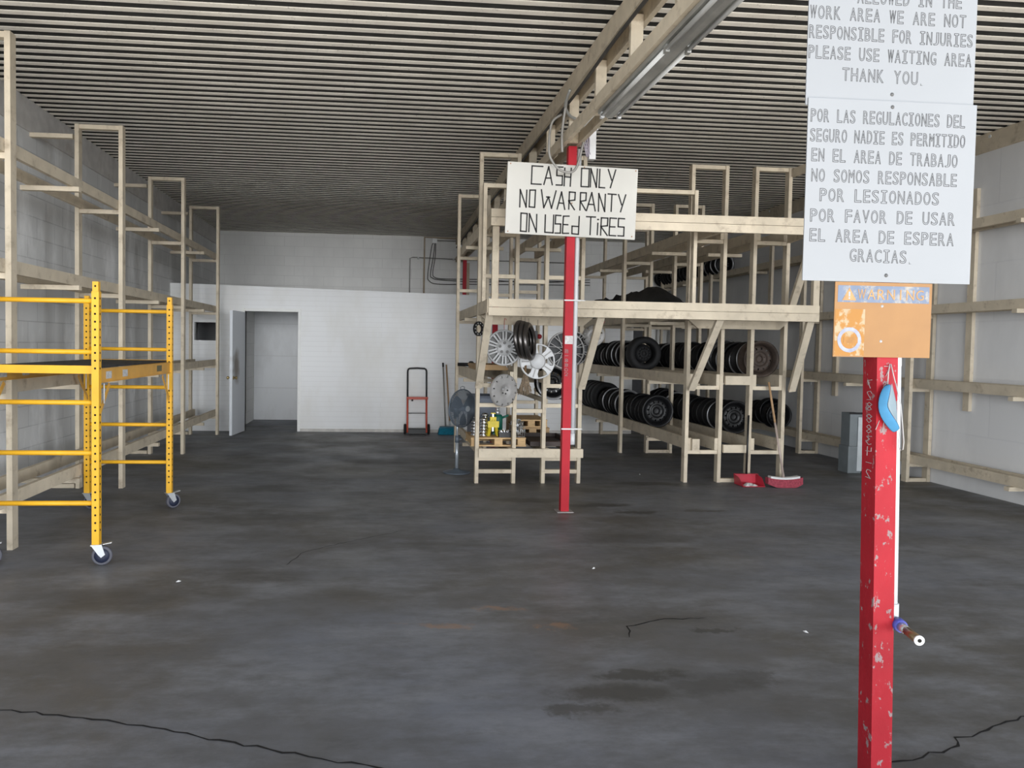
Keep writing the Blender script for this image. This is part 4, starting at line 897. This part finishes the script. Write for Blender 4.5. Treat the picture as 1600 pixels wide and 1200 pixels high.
b = MB(); b.box(1.25, 1.30, 8.60, 8.64, PT_+0.25, PT_+0.262); b.build('saddle', jackyellow, t)
t = thing('bottle_jack', 'green bottle jack with pale neck, behind the yellow jack stand', 'jack', (1.36, 8.78, PT_))
b = MB(); b.box(1.29, 1.45, 8.72, 8.86, PT_, PT_+0.02); b.build('base', greenplastic, t)
b = MB(); b.lathe([(0.0001, 0.02), (0.062, 0.02), (0.062, 0.20), (0.05, 0.225), (0.028, 0.23), (0.0001, 0.23)], (1.35, 8.78, PT_), 'Z', 20, closed=False); b.build('cylinder', greenplastic, t)
b = MB(); b.lathe([(0.0001, 0.23), (0.03, 0.23), (0.03, 0.27), (0.018, 0.275), (0.018, 0.30), (0.03, 0.305), (0.03, 0.315), (0.0001, 0.315)], (1.35, 8.78, PT_), 'Z', 16, closed=False); b.build('ram', zinc, t)
b = MB(); b.tube([(1.39, 8.75, PT_+0.19), (1.47, 8.72, PT_+0.225)], 0.012, 8); b.build('handle_socket', greenplastic, t)
t = thing('parts_tray', 'black tray heaped with small silver parts at the front of the pallet', 'tray', (1.405, 8.53, PT_))
b = MB(); x0, x1, y0, y1 = 1.325, 1.485, 8.455, 8.61
b.box(x0, x1, y0, y1, PT_, PT_+0.006)
for q in ((x0, x1, y0, y0+0.006), (x0, x1, y1-0.006, y1), (x0, x0+0.006, y0+0.006, y1-0.006), (x1-0.006, x1, y0+0.006, y1-0.006)): b.box(*q, PT_+0.006, PT_+0.055)
b.build('tray_body', blackpaint, t)
b = MB(); R_ = random.Random(4)
for k in range(70): b.cyl((R_.uniform(x0+.02, x1-.02), R_.uniform(y0+.02, y1-.02), PT_+0.012+R_.uniform(0, .055)), 0.013, -0.006, 0.010, R_.choice('XYZ'), 6)
o = b.build('lug_nuts', chrome, t); o['kind'] = 'stuff'
t = thing('wire_basket', 'wire basket of chrome parts at the right end of the pallet', 'basket', (1.56, 8.62, PT_))
b = MB(); x0, x1, y0, y1 = 1.50, 1.615, 8.48, 8.80
for z in (PT_+0.004, PT_+0.06, PT_+0.12):
    g_ = 0.0 if z < PT_+0.05 else 0.008; b.tube([(x0-g_, y0-g_, z), (x1+g_, y0-g_, z), (x1+g_, y1+g_, z), (x0-g_, y1+g_, z)], 0.003, 6, closed=True)
for k in range(6):
    xx = x0+(x1-x0)*k/5; b.tube([(xx, y0-.008, PT_+0.12), (xx, y0, PT_+0.004), (xx, y1, PT_+0.004), (xx, y1+.008, PT_+0.12)], 0.0022, 5)
b.build('wire_frame', zinc, t)
b = MB(); R_ = random.Random(8)
for k in range(60): b.cyl((R_.uniform(x0+.02, x1-.02), R_.uniform(y0+.03, y1-.03), PT_+0.02+R_.uniform(0, .15)), R_.uniform(.012, .022), -0.015, 0.02, R_.choice('XYZ'), 8)
o = b.build('chrome_parts', chrome, t); o['kind'] = 'stuff'
# crate, second pallet, drip tray, planks, rod
t = thing('plastic_crate', 'blue-grey plastic crate on the bottom shelf, behind the dull grey hubcap', 'crate', (1.27, 9.55, PZ))
bg_ = mat('blue_grey_plastic', (0.16, 0.18, 0.22), 0.6, amt=0.1)
b = MB(); x0, x1, y0, y1, z0, z1 = 1.115, 1.415, 9.35, 9.80, PZ, 0.88
b.box(x0, x1, y0, y1, z0, z0+0.01)
for q in ((x0, x1, y0, y0+0.012), (x0, x1, y1-0.012, y1), (x0, x0+0.012, y0+0.012, y1-0.012), (x1-0.012, x1, y0+0.012, y1-0.012)): b.box(*q, z0+0.01, z1)
b.build('crate_body', bg_, t)
b = MB(); b.tube([(x0-.008, y0-.008, z1), (x1+.008, y0-.008, z1), (x1+.008, y1+.008, z1), (x0-.008, y1+.008, z1)], 0.014, 6, closed=True); b.build('rim', bg_, t)
for z in (0.74, 0.62): MB().box(x0+0.01, x1-0.01, y0-0.012, y0-0.0005, z, z+0.02).build('rib', bg_, t)
pallet(1.69, 2.12, 9.45, 10.2, PZ, 'reddish wooden pallet lying lower of two on the rear bottom shelf', cardboard)
pallet(1.69, 2.10, 9.50, 10.15, PZ+0.099, 'reddish wooden pallet lying on top of another on the rear bottom shelf', rawwood)
t = thing('drip_tray', 'dark rusty drip tray lying on the bottom shelf beside the red post', 'tray', (1.93, 8.9, PZ))
rt_ = mat('dark_rusty_tray', (0.055, 0.042, 0.038), 0.65, 0.2, amt=0.3)
b = MB(); x0, x1, y0, y1 = 1.68, 2.30, 8.47, 9.35
b.box(x0, x1-.12, y0, y1, PZ, PZ+0.006)
for q in ((x0, x1-.12, y0, y0+0.02), (x0, x1-.12, y1-0.02, y1), (x0, x0+0.02, y0+0.02, y1-0.02), (x1-0.14, x1-.12, y0+0.02, y1-0.02)): b.box(*q, PZ+0.006, PZ+0.05)
b.build('tray_body', rt_, t)
MB().box(1.70, 2.16, 8.52, 8.60, PZ+0.0065, PZ+0.042).build('cross_plate', mat('rusty_red_plate', (0.16, 0.07, 0.05), 0.7, amt=0.2), t)
for k, (x0, x1, z) in enumerate(((1.10, 1.46, 1.2315), (1.09, 1.44, 1.262))):
    tag(MB().box(x0, x1, 8.75, 9.6, z, z+0.03).build('loose_plank', cardboard, loc=((x0+x1)/2, 9.2, z)), ['tan board lying directly on the middle shelf behind the ten-spoke hubcap', 'tan board lying on top of another on the middle shelf'][k], 'board', 'tan boards on the middle shelf')
b = MB(); b.tube([(1.02, 10.2, 1.255), (1.34, 10.15, 1.255)], 0.024, 10); tag(b.build('black_rod', blackpaint, loc=(1.2, 10.2, 1.231)), 'short black rod sticking out from the left end of the middle shelf', 'rod')
b = MB(); b.lathe([(0.0001, 0), (0.035, 0), (0.035, 0.06), (0.02, 0.075), (0.0001, 0.075)], (1.16, 9.85, 1.232), 'Z', 14, closed=False) ; tag(b.build('small_jar', blackpaint, loc=(1.16, 9.85, 1.232)), 'small black jar beside the rod on the middle shelf', 'jar')

# ------------------------------------------------------------------ pedestal fan
t = thing('pedestal_fan', 'grey pedestal fan on a round base, left of the hubcap rack', 'fan', (0.91, 9.02, 0), rot=(0, 0, 0))
b = MB(); b.lathe([(0.0001, 0.055), (0.03, 0.055), (0.05, 0.035), (0.15, 0.018), (0.165, 0.008), (0.165, 0.0), (0.0001, 0.0)], (0,0,0), 'Z', 40, closed=False); b.build('base', fangrey, t)
b = MB(); b.tube([(0, 0, 0.05), (0, 0, 0.40)], 0.021, 14); b.build('lower_pole', fanpole, t)
b = MB(); b.tube([(0, 0, 0.36), (0, 0, 0.44)], 0.027, 14); b.tube([(0.02, 0, 0.40), (0.055, -0.01, 0.40)], 0.009, 8); b.build('height_collar', fangrey, t)
b = MB(); b.tube([(0, 0, 0.40), (0, 0, 0.66)], 0.014, 12); b.build('upper_pole', fanpole, t)
HZ = 0.765; hd = bpy.data.objects.new('fan_head', None)
ca = math.radians(40); Rm = Matrix.Rotation(ca, 4, 'Z')
def fanpart(b, name, m, parent):
    b.v = [tuple(Rm @ Vector(v) + Vector((0.055, 0.0, HZ))) for v in b.v]; return b.build(name, m, parent)
b = MB(); b.lathe([(0.0001, 0.19), (0.045, 0.185), (0.062, 0.15), (0.065, 0.06), (0.05, 0.045), (0.0001, 0.045)], (0,0,0), 'Y', 20, closed=False); b.bar((0, 0.10, -0.05), (0, 0.10, -0.13), 0.04, 0.05); fanpart(b, 'motor_housing', fangrey, t)
def guard(y_in, y_out, rmax):
    b = MB()
    for k in range(22):
        rr = 0.035+k*(rmax-0.035)/21; u = rr/rmax; yy = y_out+(y_in-y_out)*u**3
        P = [(rr*math.cos(a), yy, rr*math.sin(a)) for a in [2*PI*i/36 for i in range(36)]]; b.tube(P, 0.0019, 4, closed=True)
    for k in range(48):
        a = 2*PI*k/48; P = []
        for q in range(5):
            rr = 0.03+(rmax-0.03)*q/4; u = rr/rmax; P.append((rr*math.cos(a), y_out+(y_in-y_out)*u**3, rr*math.sin(a)))
        b.tube(P, 0.0017, 4, caps=False)
    return b
fanpart(guard(-0.005, -0.085, 0.222), 'front_guard', fangrey, t)
fanpart(guard(0.005, 0.075, 0.222), 'rear_guard', fangrey, t)
b = MB(); P = [(0.224*math.cos(a), 0, 0.224*math.sin(a)) for a in [2*PI*i/40 for i in range(40)]]; b.tube(P, 0.007, 6, closed=True); fanpart(b, 'guard_ring', fangrey, t)
b = MB(); b.cyl((0, -0.088, 0), 0.034, -0.006, 0.006, 'Y', 20); fanpart(b, 'guard_badge', fanpole, t)
b = MB(); b.lathe([(0.0001, -0.06), (0.03, -0.055), (0.036, -0.02), (0.036, 0.03)], (0,0,0), 'Y', 16, closed=False); fanpart(b, 'blade_hub', fangrey, t)
for k in range(3):
    a0 = 2*PI*k/3+0.5; b = MB(); vs = []; fs = []
    for i in range(7):
        rr = 0.03+0.172*i/6; w = 0.30+0.55*math.sin(PI*(0.2+0.65*i/6))
        for j in range(5):
            a = a0+w*(j/4-0.5)*1.2; tw = 0.035*(j/4-0.5)*(1.2-0.5*i/6); vs.append((rr*math.cos(a), tw-0.02, rr*math.sin(a)))
    n_ = len(vs); vs += [(v[0], v[1]+0.003, v[2]) for v in vs]
    for i in range(6):
        for j in range(4):
            q = (i*5+j, i*5+j+1, (i+1)*5+j+1, (i+1)*5+j); fs.append(q); fs.append(tuple(n_+x for x in reversed(q)))
    b.add(vs, fs, True); fanpart(b, 'blade', fangrey, t)
b = MB(); b.tube([(-0.03, 0, 0.225), (-0.035, 0, 0.25), (0.0, 0, 0.262), (0.035, 0, 0.25), (0.03, 0, 0.225)], 0.004, 6); fanpart(b, 'carry_loop', fangrey, t)

# ------------------------------------------------------------------ hand truck, brooms by the partition
t = thing('hand_truck', 'red hand truck with black loop handle leaning against the white partition', 'hand truck', (0.615, 12.86, 0))
def hp(x, z): return (x, 12.82+0.22*z, z)
for x in (0.455, 0.775):
    b = MB(); b.tube([hp(x, 0.03), hp(x, 0.62)], 0.017, 10); b.build('side_rail', orange, t)
b = MB(); P = [hp(0.455, 0.58), hp(0.455, 0.9), hp(0.455, 1.03)]+[ (0.50-0.045*math.cos(a), 12.82+0.22*(1.05+0.05*math.sin(a)), 1.05+0.05*math.sin(a)) for a in (0.3, 0.8, 1.3)]
P += [hp(0.615, 1.105)] + [(0.73+0.045*math.sin(a), 12.82+0.22*(1.05+0.05*math.cos(a)), 1.05+0.05*math.cos(a)) for a in (0.2, 0.8, 1.3)] + [hp(0.775, 1.03), hp(0.775, 0.9), hp(0.775, 0.58)]
b.tube(P, 0.0155, 10); b.build('loop_handle', blackpaint, t)
b = MB(); b.bar(hp(0.44, 0.60), hp(0.80, 0.60), 0.03, 0.045); b.build('cross_plate', orange, t)
b = MB(); b.tube([hp(0.455, 0.35), hp(0.775, 0.35)], 0.006, 8); b.build('cross_rod', blackpaint, t)
b = MB(); b.tube([hp(0.535, 0.58), hp(0.535, 0.55)], 0.015, 8); b.build('clamp_knob', blackpaint, t)
b = MB(); b.box(0.47, 0.76, 12.62, 12.80, 0.006, 0.014); b.box(0.47, 0.76, 12.80, 12.815, 0.006, 0.09); b.build('toe_plate', blackpaint, t)
b = MB(); b.tube([(0.40, 12.89, 0.086), (0.83, 12.89, 0.086)], 0.01, 8); b.build('axle', blackpaint, t)
for x in (0.418, 0.812):
    b = MB(); b.lathe([(0.0001, -0.016), (0.05, -0.016), (0.055, -0.022), (0.078, -0.022), (0.085, -0.012), (0.085, 0.012), (0.078, 0.022), (0.055, 0.022), (0.05, 0.016), (0.0001, 0.016)], (x, 12.89, 0.086), 'X', 24, closed=False); b.build('wheel', rubber, t)
t = thing('push_broom', 'blue push broom with black-tipped pole leaning on the partition beside the fan', 'broom', (1.16, 12.83, 0))
b = MB(); b.tube([(1.10, 12.86, 0.10), (1.06, 13.10, 1.16)], 0.013, 10); b.build('pole', conduit, t)
b = MB(); b.tube([(1.061, 13.094, 1.13), (1.058, 13.112, 1.20)], 0.016, 10); b.build('pole_grip', blackpaint, t)
b = MB(); vs = []
b.add([(0.97,12.76,0.005),(1.36,12.76,0.005),(1.36,12.92,0.005),(0.97,12.92,0.005),(0.99,12.80,0.11),(1.34,12.80,0.11),(1.34,12.89,0.11),(0.99,12.89,0.11)], [(0,3,2,1),(4,5,6,7),(0,1,5,4),(1,2,6,5),(2,3,7,6),(3,0,4,7)]); b.build('bristles', bluebristle, t)
MB().box(1.0, 1.33, 12.80, 12.89, 0.111, 0.135).build('brush_block', mat('blue_block', (0.0, 0.10, 0.16), 0.5, amt=0.1), t)
t = thing('broom_handle', 'bare tan pole leaning on the partition right of the blue broom pole', 'pole', (1.13, 12.93, 0))
b = MB(); b.tube([(1.18, 12.95, 0.145), (1.115, 13.115, 1.17)], 0.0135, 10); b.build('pole', stick, t)
b = MB(); b.tube([(1.181, 12.946, 0.14), (1.177, 12.955, 0.22)], 0.016, 10); b.build('ferrule', zinc, t)

# ------------------------------------------------------------------ dustpan and red broom by the right rack
t = thing('lobby_dustpan', 'red upright dustpan with long black handle, on the floor by the front-right rack', 'dustpan', (4.12, 8.22, 0))
b = MB()
x0, x1, y0, y1 = 3.99, 4.24, 8.08, 8.30
b.add([(x0,y0,0.004),(x1,y0,0.004),(x1,y1,0.004),(x0,y1,0.004)], [(0,1,2,3)])
b.add([(x0,y0,0.007),(x1,y0,0.007),(x1,y1,0.007),(x0,y1,0.007)], [(0,1,2,3)])
b.add([(x0,y1,0.004),(x1,y1,0.004),(x1,y1+0.01,0.115),(x0,y1+0.01,0.115)], [(0,1,2,3)])
b.add([(x0,y0,0.004),(x0,y1,0.004),(x0-0.008,y1+0.01,0.115),(x0-0.008,y0+0.09,0.09)], [(0,1,2,3)])
b.add([(x1,y0,0.004),(x1,y1,0.004),(x1+0.008,y1+0.01,0.115),(x1+0.008,y0+0.09,0.09)], [(3,2,1,0)])
b.add([(x0-0.008,y1+0.01,0.115),(x1+0.008,y1+0.01,0.115),(x1,y0+0.15,0.12),(x0,y0+0.15,0.12)], [(0,1,2,3)])
o = b.build('pan', redplastic, t); so = o.modifiers.new('s', 'SOLIDIFY'); so.thickness = 0.003
b = MB(); b.tube([(4.10, 8.245, 0.12), (4.12, 8.275, 0.78)], 0.011, 10); b.build('handle', blackpaint, t)
b = MB(); R_ = random.Random(2); vs = []; fs = []
for i in range(5):
    for j in range(5): vs.append((4.02+0.04*i, 8.09+0.035*j, 0.009+(0.03*R_.random() if 0 < i < 4 and 0 < j < 4 else 0.0)))
for i in range(4):
    for j in range(4): fs.append((i*5+j, (i+1)*5+j, (i+1)*5+j+1, i*5+j+1))
fs.append(tuple(i*5 for i in range(5)) + tuple(20+j for j in range(1, 5)) + tuple(i*5+4 for i in (3, 2, 1, 0)) + (3, 2, 1))
b.add(vs, fs, False); b.build('swept_rubbish', litter, t)
t = thing('push_broom', 'dark red push broom standing on its bristles against the front-right rack', 'broom', (4.46, 8.1, 0))
b = MB(); vs = []; n_ = 11
for i in range(n_):
    u = i/(n_-1)*2-1; x = 4.465+0.20*u; zt_ = 0.088+0.55*(x-4.463)**2; zb_ = 0.003+0.035*max(0, abs(u)-0.55)/0.45; hw = 0.055*(1-0.55*abs(u)**4)
    vs += [(x, 8.10-hw-0.012, zb_), (x, 8.10+hw+0.012, zb_), (x, 8.10+0.034, zt_), (x, 8.10-0.034, zt_)]
fs = [(0,1,2,3), tuple(4*(n_-1)+j for j in (3,2,1,0))]
for i in range(n_-1):
    for j in range(4): fs.append((4*i+j, 4*i+(j+1)%4, 4*(i+1)+(j+1)%4, 4*(i+1)+j))
b.add(vs, fs); b.build('bristles', redbristle, t)
b = MB()
for k in range(8):
    xa_, xb_ = 4.295+0.042*k, 4.295+0.042*(k+1); f = lambda x: 0.088+0.55*(x-4.463)**2
    b.add([(xa_,8.065,f(xa_)),(xb_,8.065,f(xb_)),(xb_,8.135,f(xb_)),(xa_,8.135,f(xa_)),(xa_,8.065,f(xa_)+.022),(xb_,8.065,f(xb_)+.022),(xb_,8.135,f(xb_)+.022),(xa_,8.135,f(xa_)+.022)], [(0,3,2,1),(4,5,6,7),(0,1,5,4),(2,3,7,6),(1,2,6,5),(3,0,4,7)])
b.build('brush_block', litter, t)
b = MB(); b.tube([(4.46, 8.10, 0.10), (4.415, 8.245, 0.70)], 0.0125, 10); b.build('handle', mat('silver_brown_handle', (0.42, 0.34, 0.3), 0.4, amt=0.15), t)
b = MB(); b.tube([(4.415, 8.245, 0.70), (4.38, 8.345, 1.15)], 0.0125, 10); b.build('wooden_grip', stick, t)
# tall grey box by the right rack
t = thing('grey_storage_box', 'tall grey two-part plastic box standing before the right wall rack', 'box', (5.88, 9.1, 0))
MB().box(5.80, 5.955, 9.02, 9.20, 0.34, 0.75).build('upper_case', greyplastic, t)
MB().box(5.785, 5.955, 9.01, 9.21, 0.004, 0.338).build('lower_case', greyplastic, t)
b = MB(); b.box(5.90, 5.962, 9.005, 9.009, 0.03, 0.70); b.build('pale_strip', mat('pale_grey_strip', (0.5, 0.53, 0.55), 0.5, amt=0.1), t)
b = MB(); b.box(5.79, 5.96, 9.012, 9.019, 0.735, 0.76); b.build('lid_edge', blackpaint, t)

# ------------------------------------------------------------------ yellow rolling scaffold
t = thing('rolling_scaffold', 'yellow rolling scaffold with black deck, on casters before the left wall rack', 'scaffold', (-2.27, 6.2, 0))
wornlabel = mat('worn_label', (0.5, 0.5, 0.5), 0.5, amt=0.25, scale=60)
SXL, SXR, SYF, SYB = -2.594, -1.882, 5.28, 7.06
pw = 0.0235
for x in (SXL, SXR):
    for y in (SYF, SYB):
        b = MB(); b.box(x-pw, x+pw, y-pw, y+pw, 0.145, 1.83)
        b.cur = 1
        zz = 0.24
        while zz < 1.82:
            if not (1.17 < zz < 1.32) and not (0.99 < zz < 1.17 and int(zz*1000) % 2): 
                b.cyl((x, y-pw, zz), 0.0075, -0.0008, 0.001, 'Y', 8)
                b.cyl((x+pw, y, zz), 0.0075, -0.001, 0.0008, 'X', 8)
            zz += 0.0515
        b.build('post', [yellow, blackhole], t)
        b = MB(); b.box(x-0.019, x+0.019, y-0.019, y+0.019, 1.831, 1.895); b.cur = 1; b.cyl((x, y-0.019, 1.865), 0.007, -0.0008, 0.001, 'Y', 8)
        b.build('coupling_pin', [yellow, blackhole], t)
for y in (SYF, SYB):
    for z in (0.42, 0.757, 1.093, 1.43, 1.767):
        b = MB(); b.tube([(SXL+pw, y, z), (SXR-pw, y, z)], 0.0165, 10); b.build('rung', yellow, t)
for x, s_ in ((SXL, 1), (SXR, -1)):
    b = MB(); xx = x+s_*0.036 if s_ > 0 else x+0.002
    xo = x+0.014 if s_ > 0 else x+0.002
    b.box(xo-0.014-s_*0.0-0.0, xo+0.014, SYF+pw+0.004, SYB-pw-0.004, 1.222, 1.228); b.box(xo-0.014, xo+0.014, SYF+pw+0.004, SYB-pw-0.004, 1.312, 1.318); b.box(xo-0.004, xo+0.004, SYF+pw+0.004, SYB-pw-0.004, 1.228, 1.312)
    r_ = b.build('side_rail', yellowrail, t)
    for yy in (SYF+0.16, SYF+0.50): MB().box(xo+0.0045, xo+0.0055, yy, yy+0.11, 1.245, 1.295).build('data_label', wornlabel, r_)
    b = MB(); b.box(xo+0.0045, xo+0.0055, SYB-0.42, SYB-0.28, 1.25, 1.30); b.build('slot', mat('olive_slot', (0.12, 0.11, 0.06), 0.6, amt=0.1), r_)
    for y, d_ in ((SYF, 1), (SYB, -1)):
        b = MB(); b.bar((xo, y+d_*(pw+0.003), 0.985), (xo, y+d_*0.24, 1.205), 0.006, 0.03, (0, 1, 0)); b.bar((xo, y+d_*0.215, 1.06), (xo, y+d_*0.215, 1.215), 0.006, 0.028, (0, 1, 0)) if False else None
        b.build('corner_brace', yellowrail, t)
        b = MB(); b.tube([(xo+0.012, y+d_*0.10, 1.08), (xo+0.012, y+d_*0.10, 1.215)], 0.005, 6); b.build('lock_pin', whiteplastic, t)
MB().box(SXL+0.02, SXR-0.02, SYF+0.03, SYB-0.03, 1.319, 1.335).build('deck', deckblack, t)
for y in (SYF+0.012, SYB-0.012):
    MB().box(SXL+pw+0.002, SXR-pw-0.002, y-0.012, y+0.012, 1.285, 1.338).build('deck_end_angle', yellow, t)
def caster(x, y, ang):
    Rz = Matrix.Rotation(ang, 4, 'Z')
    def tr(b, off=(0,0,0)): b.v = [tuple(Rz @ Vector(v) + Vector((x, y, 0))) for v in b.v]; return b
    b = MB(); b.box(-0.035, 0.035, -0.03, 0.03, 0.138, 0.1445)
    for s_ in (-1, 1): b.add([(-0.03, s_*0.024, 0.138), (0.035, s_*0.024, 0.138), (0.055, s_*0.024, 0.075), (0.030, s_*0.024, 0.055), (0.012, s_*0.024, 0.075),
                               (-0.03, s_*0.027, 0.138), (0.035, s_*0.027, 0.138), (0.055, s_*0.027, 0.075), (0.030, s_*0.027, 0.055), (0.012, s_*0.027, 0.075)], [(0,1,2,3,4), (9,8,7,6,5), (0,5,6,1), (1,6,7,2), (2,7,8,3), (3,8,9,4), (4,9,5,0)])
    c = tr(b).build('caster', zinc, t)
    b = MB(); b.lathe([(0.062, -0.018), (0.0655, -0.010), (0.0655, 0.010), (0.062, 0.018), (0.050, 0.02), (0.048, -0.02)], (0.034, 0, 0.0665), 'Y', 28); tr(b).build('tread', greyrubber, c)
    b = MB(); b.lathe([(0.0001, -0.021), (0.018, -0.022), (0.05, -0.019), (0.05, 0.019), (0.018, 0.022), (0.0001, 0.021)], (0.034, 0, 0.0665), 'Y', 24, closed=False); tr(b).build('wheel', navy, c)
    b = MB(); b.bar((0.04, 0, 0.142), (0.095, 0, 0.152), 0.035, 0.004); tr(b).build('brake_pedal', zinc, c)
caster(SXR, SYF, math.radians(12)); caster(SXR, SYB, math.radians(40)); caster(SXL, SYB, math.radians(-8)); caster(SXL, SYF, math.radians(20))

# ------------------------------------------------------------------ back wall fittings
WYB = BY-0.003
t = thing('junction_box', 'white square junction box high on the back wall', 'electrical box', (1.135, BY-0.06, 3.77))
MB().box(1.085, 1.185, BY-0.07, BY-0.002, 3.715, 3.82).build('box_body', mat('bright_white_plastic', (0.95, 0.95, 0.94), 0.35, amt=0.02), t)
cabs = [[(1.105, BY-0.06, 3.714), (1.07, BY-0.06, 3.65), (1.02, BY-0.06, 3.3), (0.99, BY-0.06, 3.0), (1.02, BY-0.06, 2.90), (1.2, BY-0.06, 2.83), (1.9, BY-0.06, 2.84), (3.2, BY-0.06, 2.86), (4.6, BY-0.06, 2.88)],
        [(1.13, BY-0.06, 3.714), (1.11, BY-0.06, 3.45), (1.05, BY-0.06, 3.05), (1.09, BY-0.06, 2.96), (1.3, BY-0.06, 2.92), (2.2, BY-0.06, 2.90), (3.4, BY-0.06, 2.95), (4.6, BY-0.06, 2.94)],
        [(1.155, BY-0.06, 3.714), (1.145, BY-0.06, 3.4), (1.10, BY-0.06, 3.08), (1.15, BY-0.06, 2.97), (1.4, BY-0.06, 2.945), (2.2, BY-0.06, 2.95), (3.4, BY-0.06, 2.91), (4.6, BY-0.06, 3.0)]]
for k, pts in enumerate(cabs): cab('wall_cable', pts, 0.009, cable, ['dark cable sagging lowest below the white box on the back wall', 'dark cable in the middle below the white box on the back wall', 'dark cable bending highest below the white box on the back wall'][k], 'cable', 6)['group'] = 'cables below the white box'
b = MB(); b.tube([(1.186, BY-0.03, 3.775), (1.7, BY-0.03, 3.775)], 0.012, 8); tag(b.build('conduit', conduit, loc=(1.186, BY-0.03, 3.775)), 'short dark conduit running right from the white junction box', 'conduit')
b = MB(); b.tube([(0.91, BY-0.07, 2.3), (0.91, BY-0.07, 3.835), (2.0, BY-0.07, 3.82)], 0.02, 8); tag(b.build('tan_pipe', tanpipe, loc=(0.885, BY-0.03, 2.3)), 'tan pipe rising up the back wall and bending right, left of the white box', 'pipe')
b = MB(); b.tube([(0.60, BY-0.025, 2.3), (0.60, BY-0.025, 3.38), (0.66, BY-0.025, 3.40), (1.9, BY-0.025, 3.375), (4.4, BY-0.025, 3.36)], 0.012, 8); tag(b.build('conduit', conduit, loc=(0.60, BY-0.025, 2.3)), 'thin grey conduit running level across the back wall below the white box', 'conduit')
for k, x in enumerate((0.78, 1.55)):
    b = MB(); b.lathe([(0.0001, -0.05), (0.022, -0.045), (0.028, 0.0)], (x, BY-0.004, 3.385), 'Y', 12, closed=False); tag(b.build('conduit_coupling', whiteplastic, loc=(x, BY-0.004, 3.385)), ['white knob on the thin grey conduit, left of the tan pipe', 'white knob on the thin grey conduit, right of the dark cables'][k], 'fitting')
tag(MB().box(1.79, 1.90, BY-0.10, BY-0.005, 0.0, 3.30).build('wood_stud', tanpipe, loc=(1.84, BY-0.05, 0)), 'tan wooden stud on the back wall beside the farthest red post', 'stud')
t = thing('drain_pipe', 'white vertical drain pipe on the back wall beside the dark doorway', 'pipe', (5.97, BY-0.08, 0.0))
b = MB(); b.tube([(5.97, BY-0.07, 0.0), (5.97, BY-0.07, 2.35)], 0.05, 14); b.build('pipe', pvc, t)
for z in (0.5, 1.1, 1.9):
    b = MB(); b.tube([(5.97, BY-0.07, z), (5.97, BY-0.07, z+0.04)], 0.056, 14); b.build('pipe_band', pvc, t)
# roof steel rod seen over the loft, and tiny litter on the slab
R_ = random.Random(21)
for k, (x, y) in enumerate(((-1.25, 4.9), (2.30, 3.9), (0.42, 2.62), (3.10, 8.9), (1.47, 5.1))):
    a = R_.uniform(0, 3); c, s_ = math.cos(a)*0.018, math.sin(a)*0.018
    b = MB(); b.add([(x-c, y-s_, 0.0015), (x+s_*.5, y-c*.5, 0.0015), (x+c, y+s_, 0.002), (x-s_*.4, y+c*.4, 0.0015), (x, y, 0.011)], [(0,1,4), (1,2,4), (2,3,4), (3,0,4), (0,3,2,1)])
    tag(b.build('paper_scrap', litter, loc=(x, y, 0.0)), ['tiny pale scrap on the bare floor right of the scaffold', 'tiny pale scrap on the floor left of the nearest red post', 'tiny pale scrap at the near edge of the floor, beside the long crack', 'tiny pale scrap on the floor in front of the black wheel aisle', 'tiny pale scrap in the middle of the open floor, before the cash-only post'][k], 'litter')
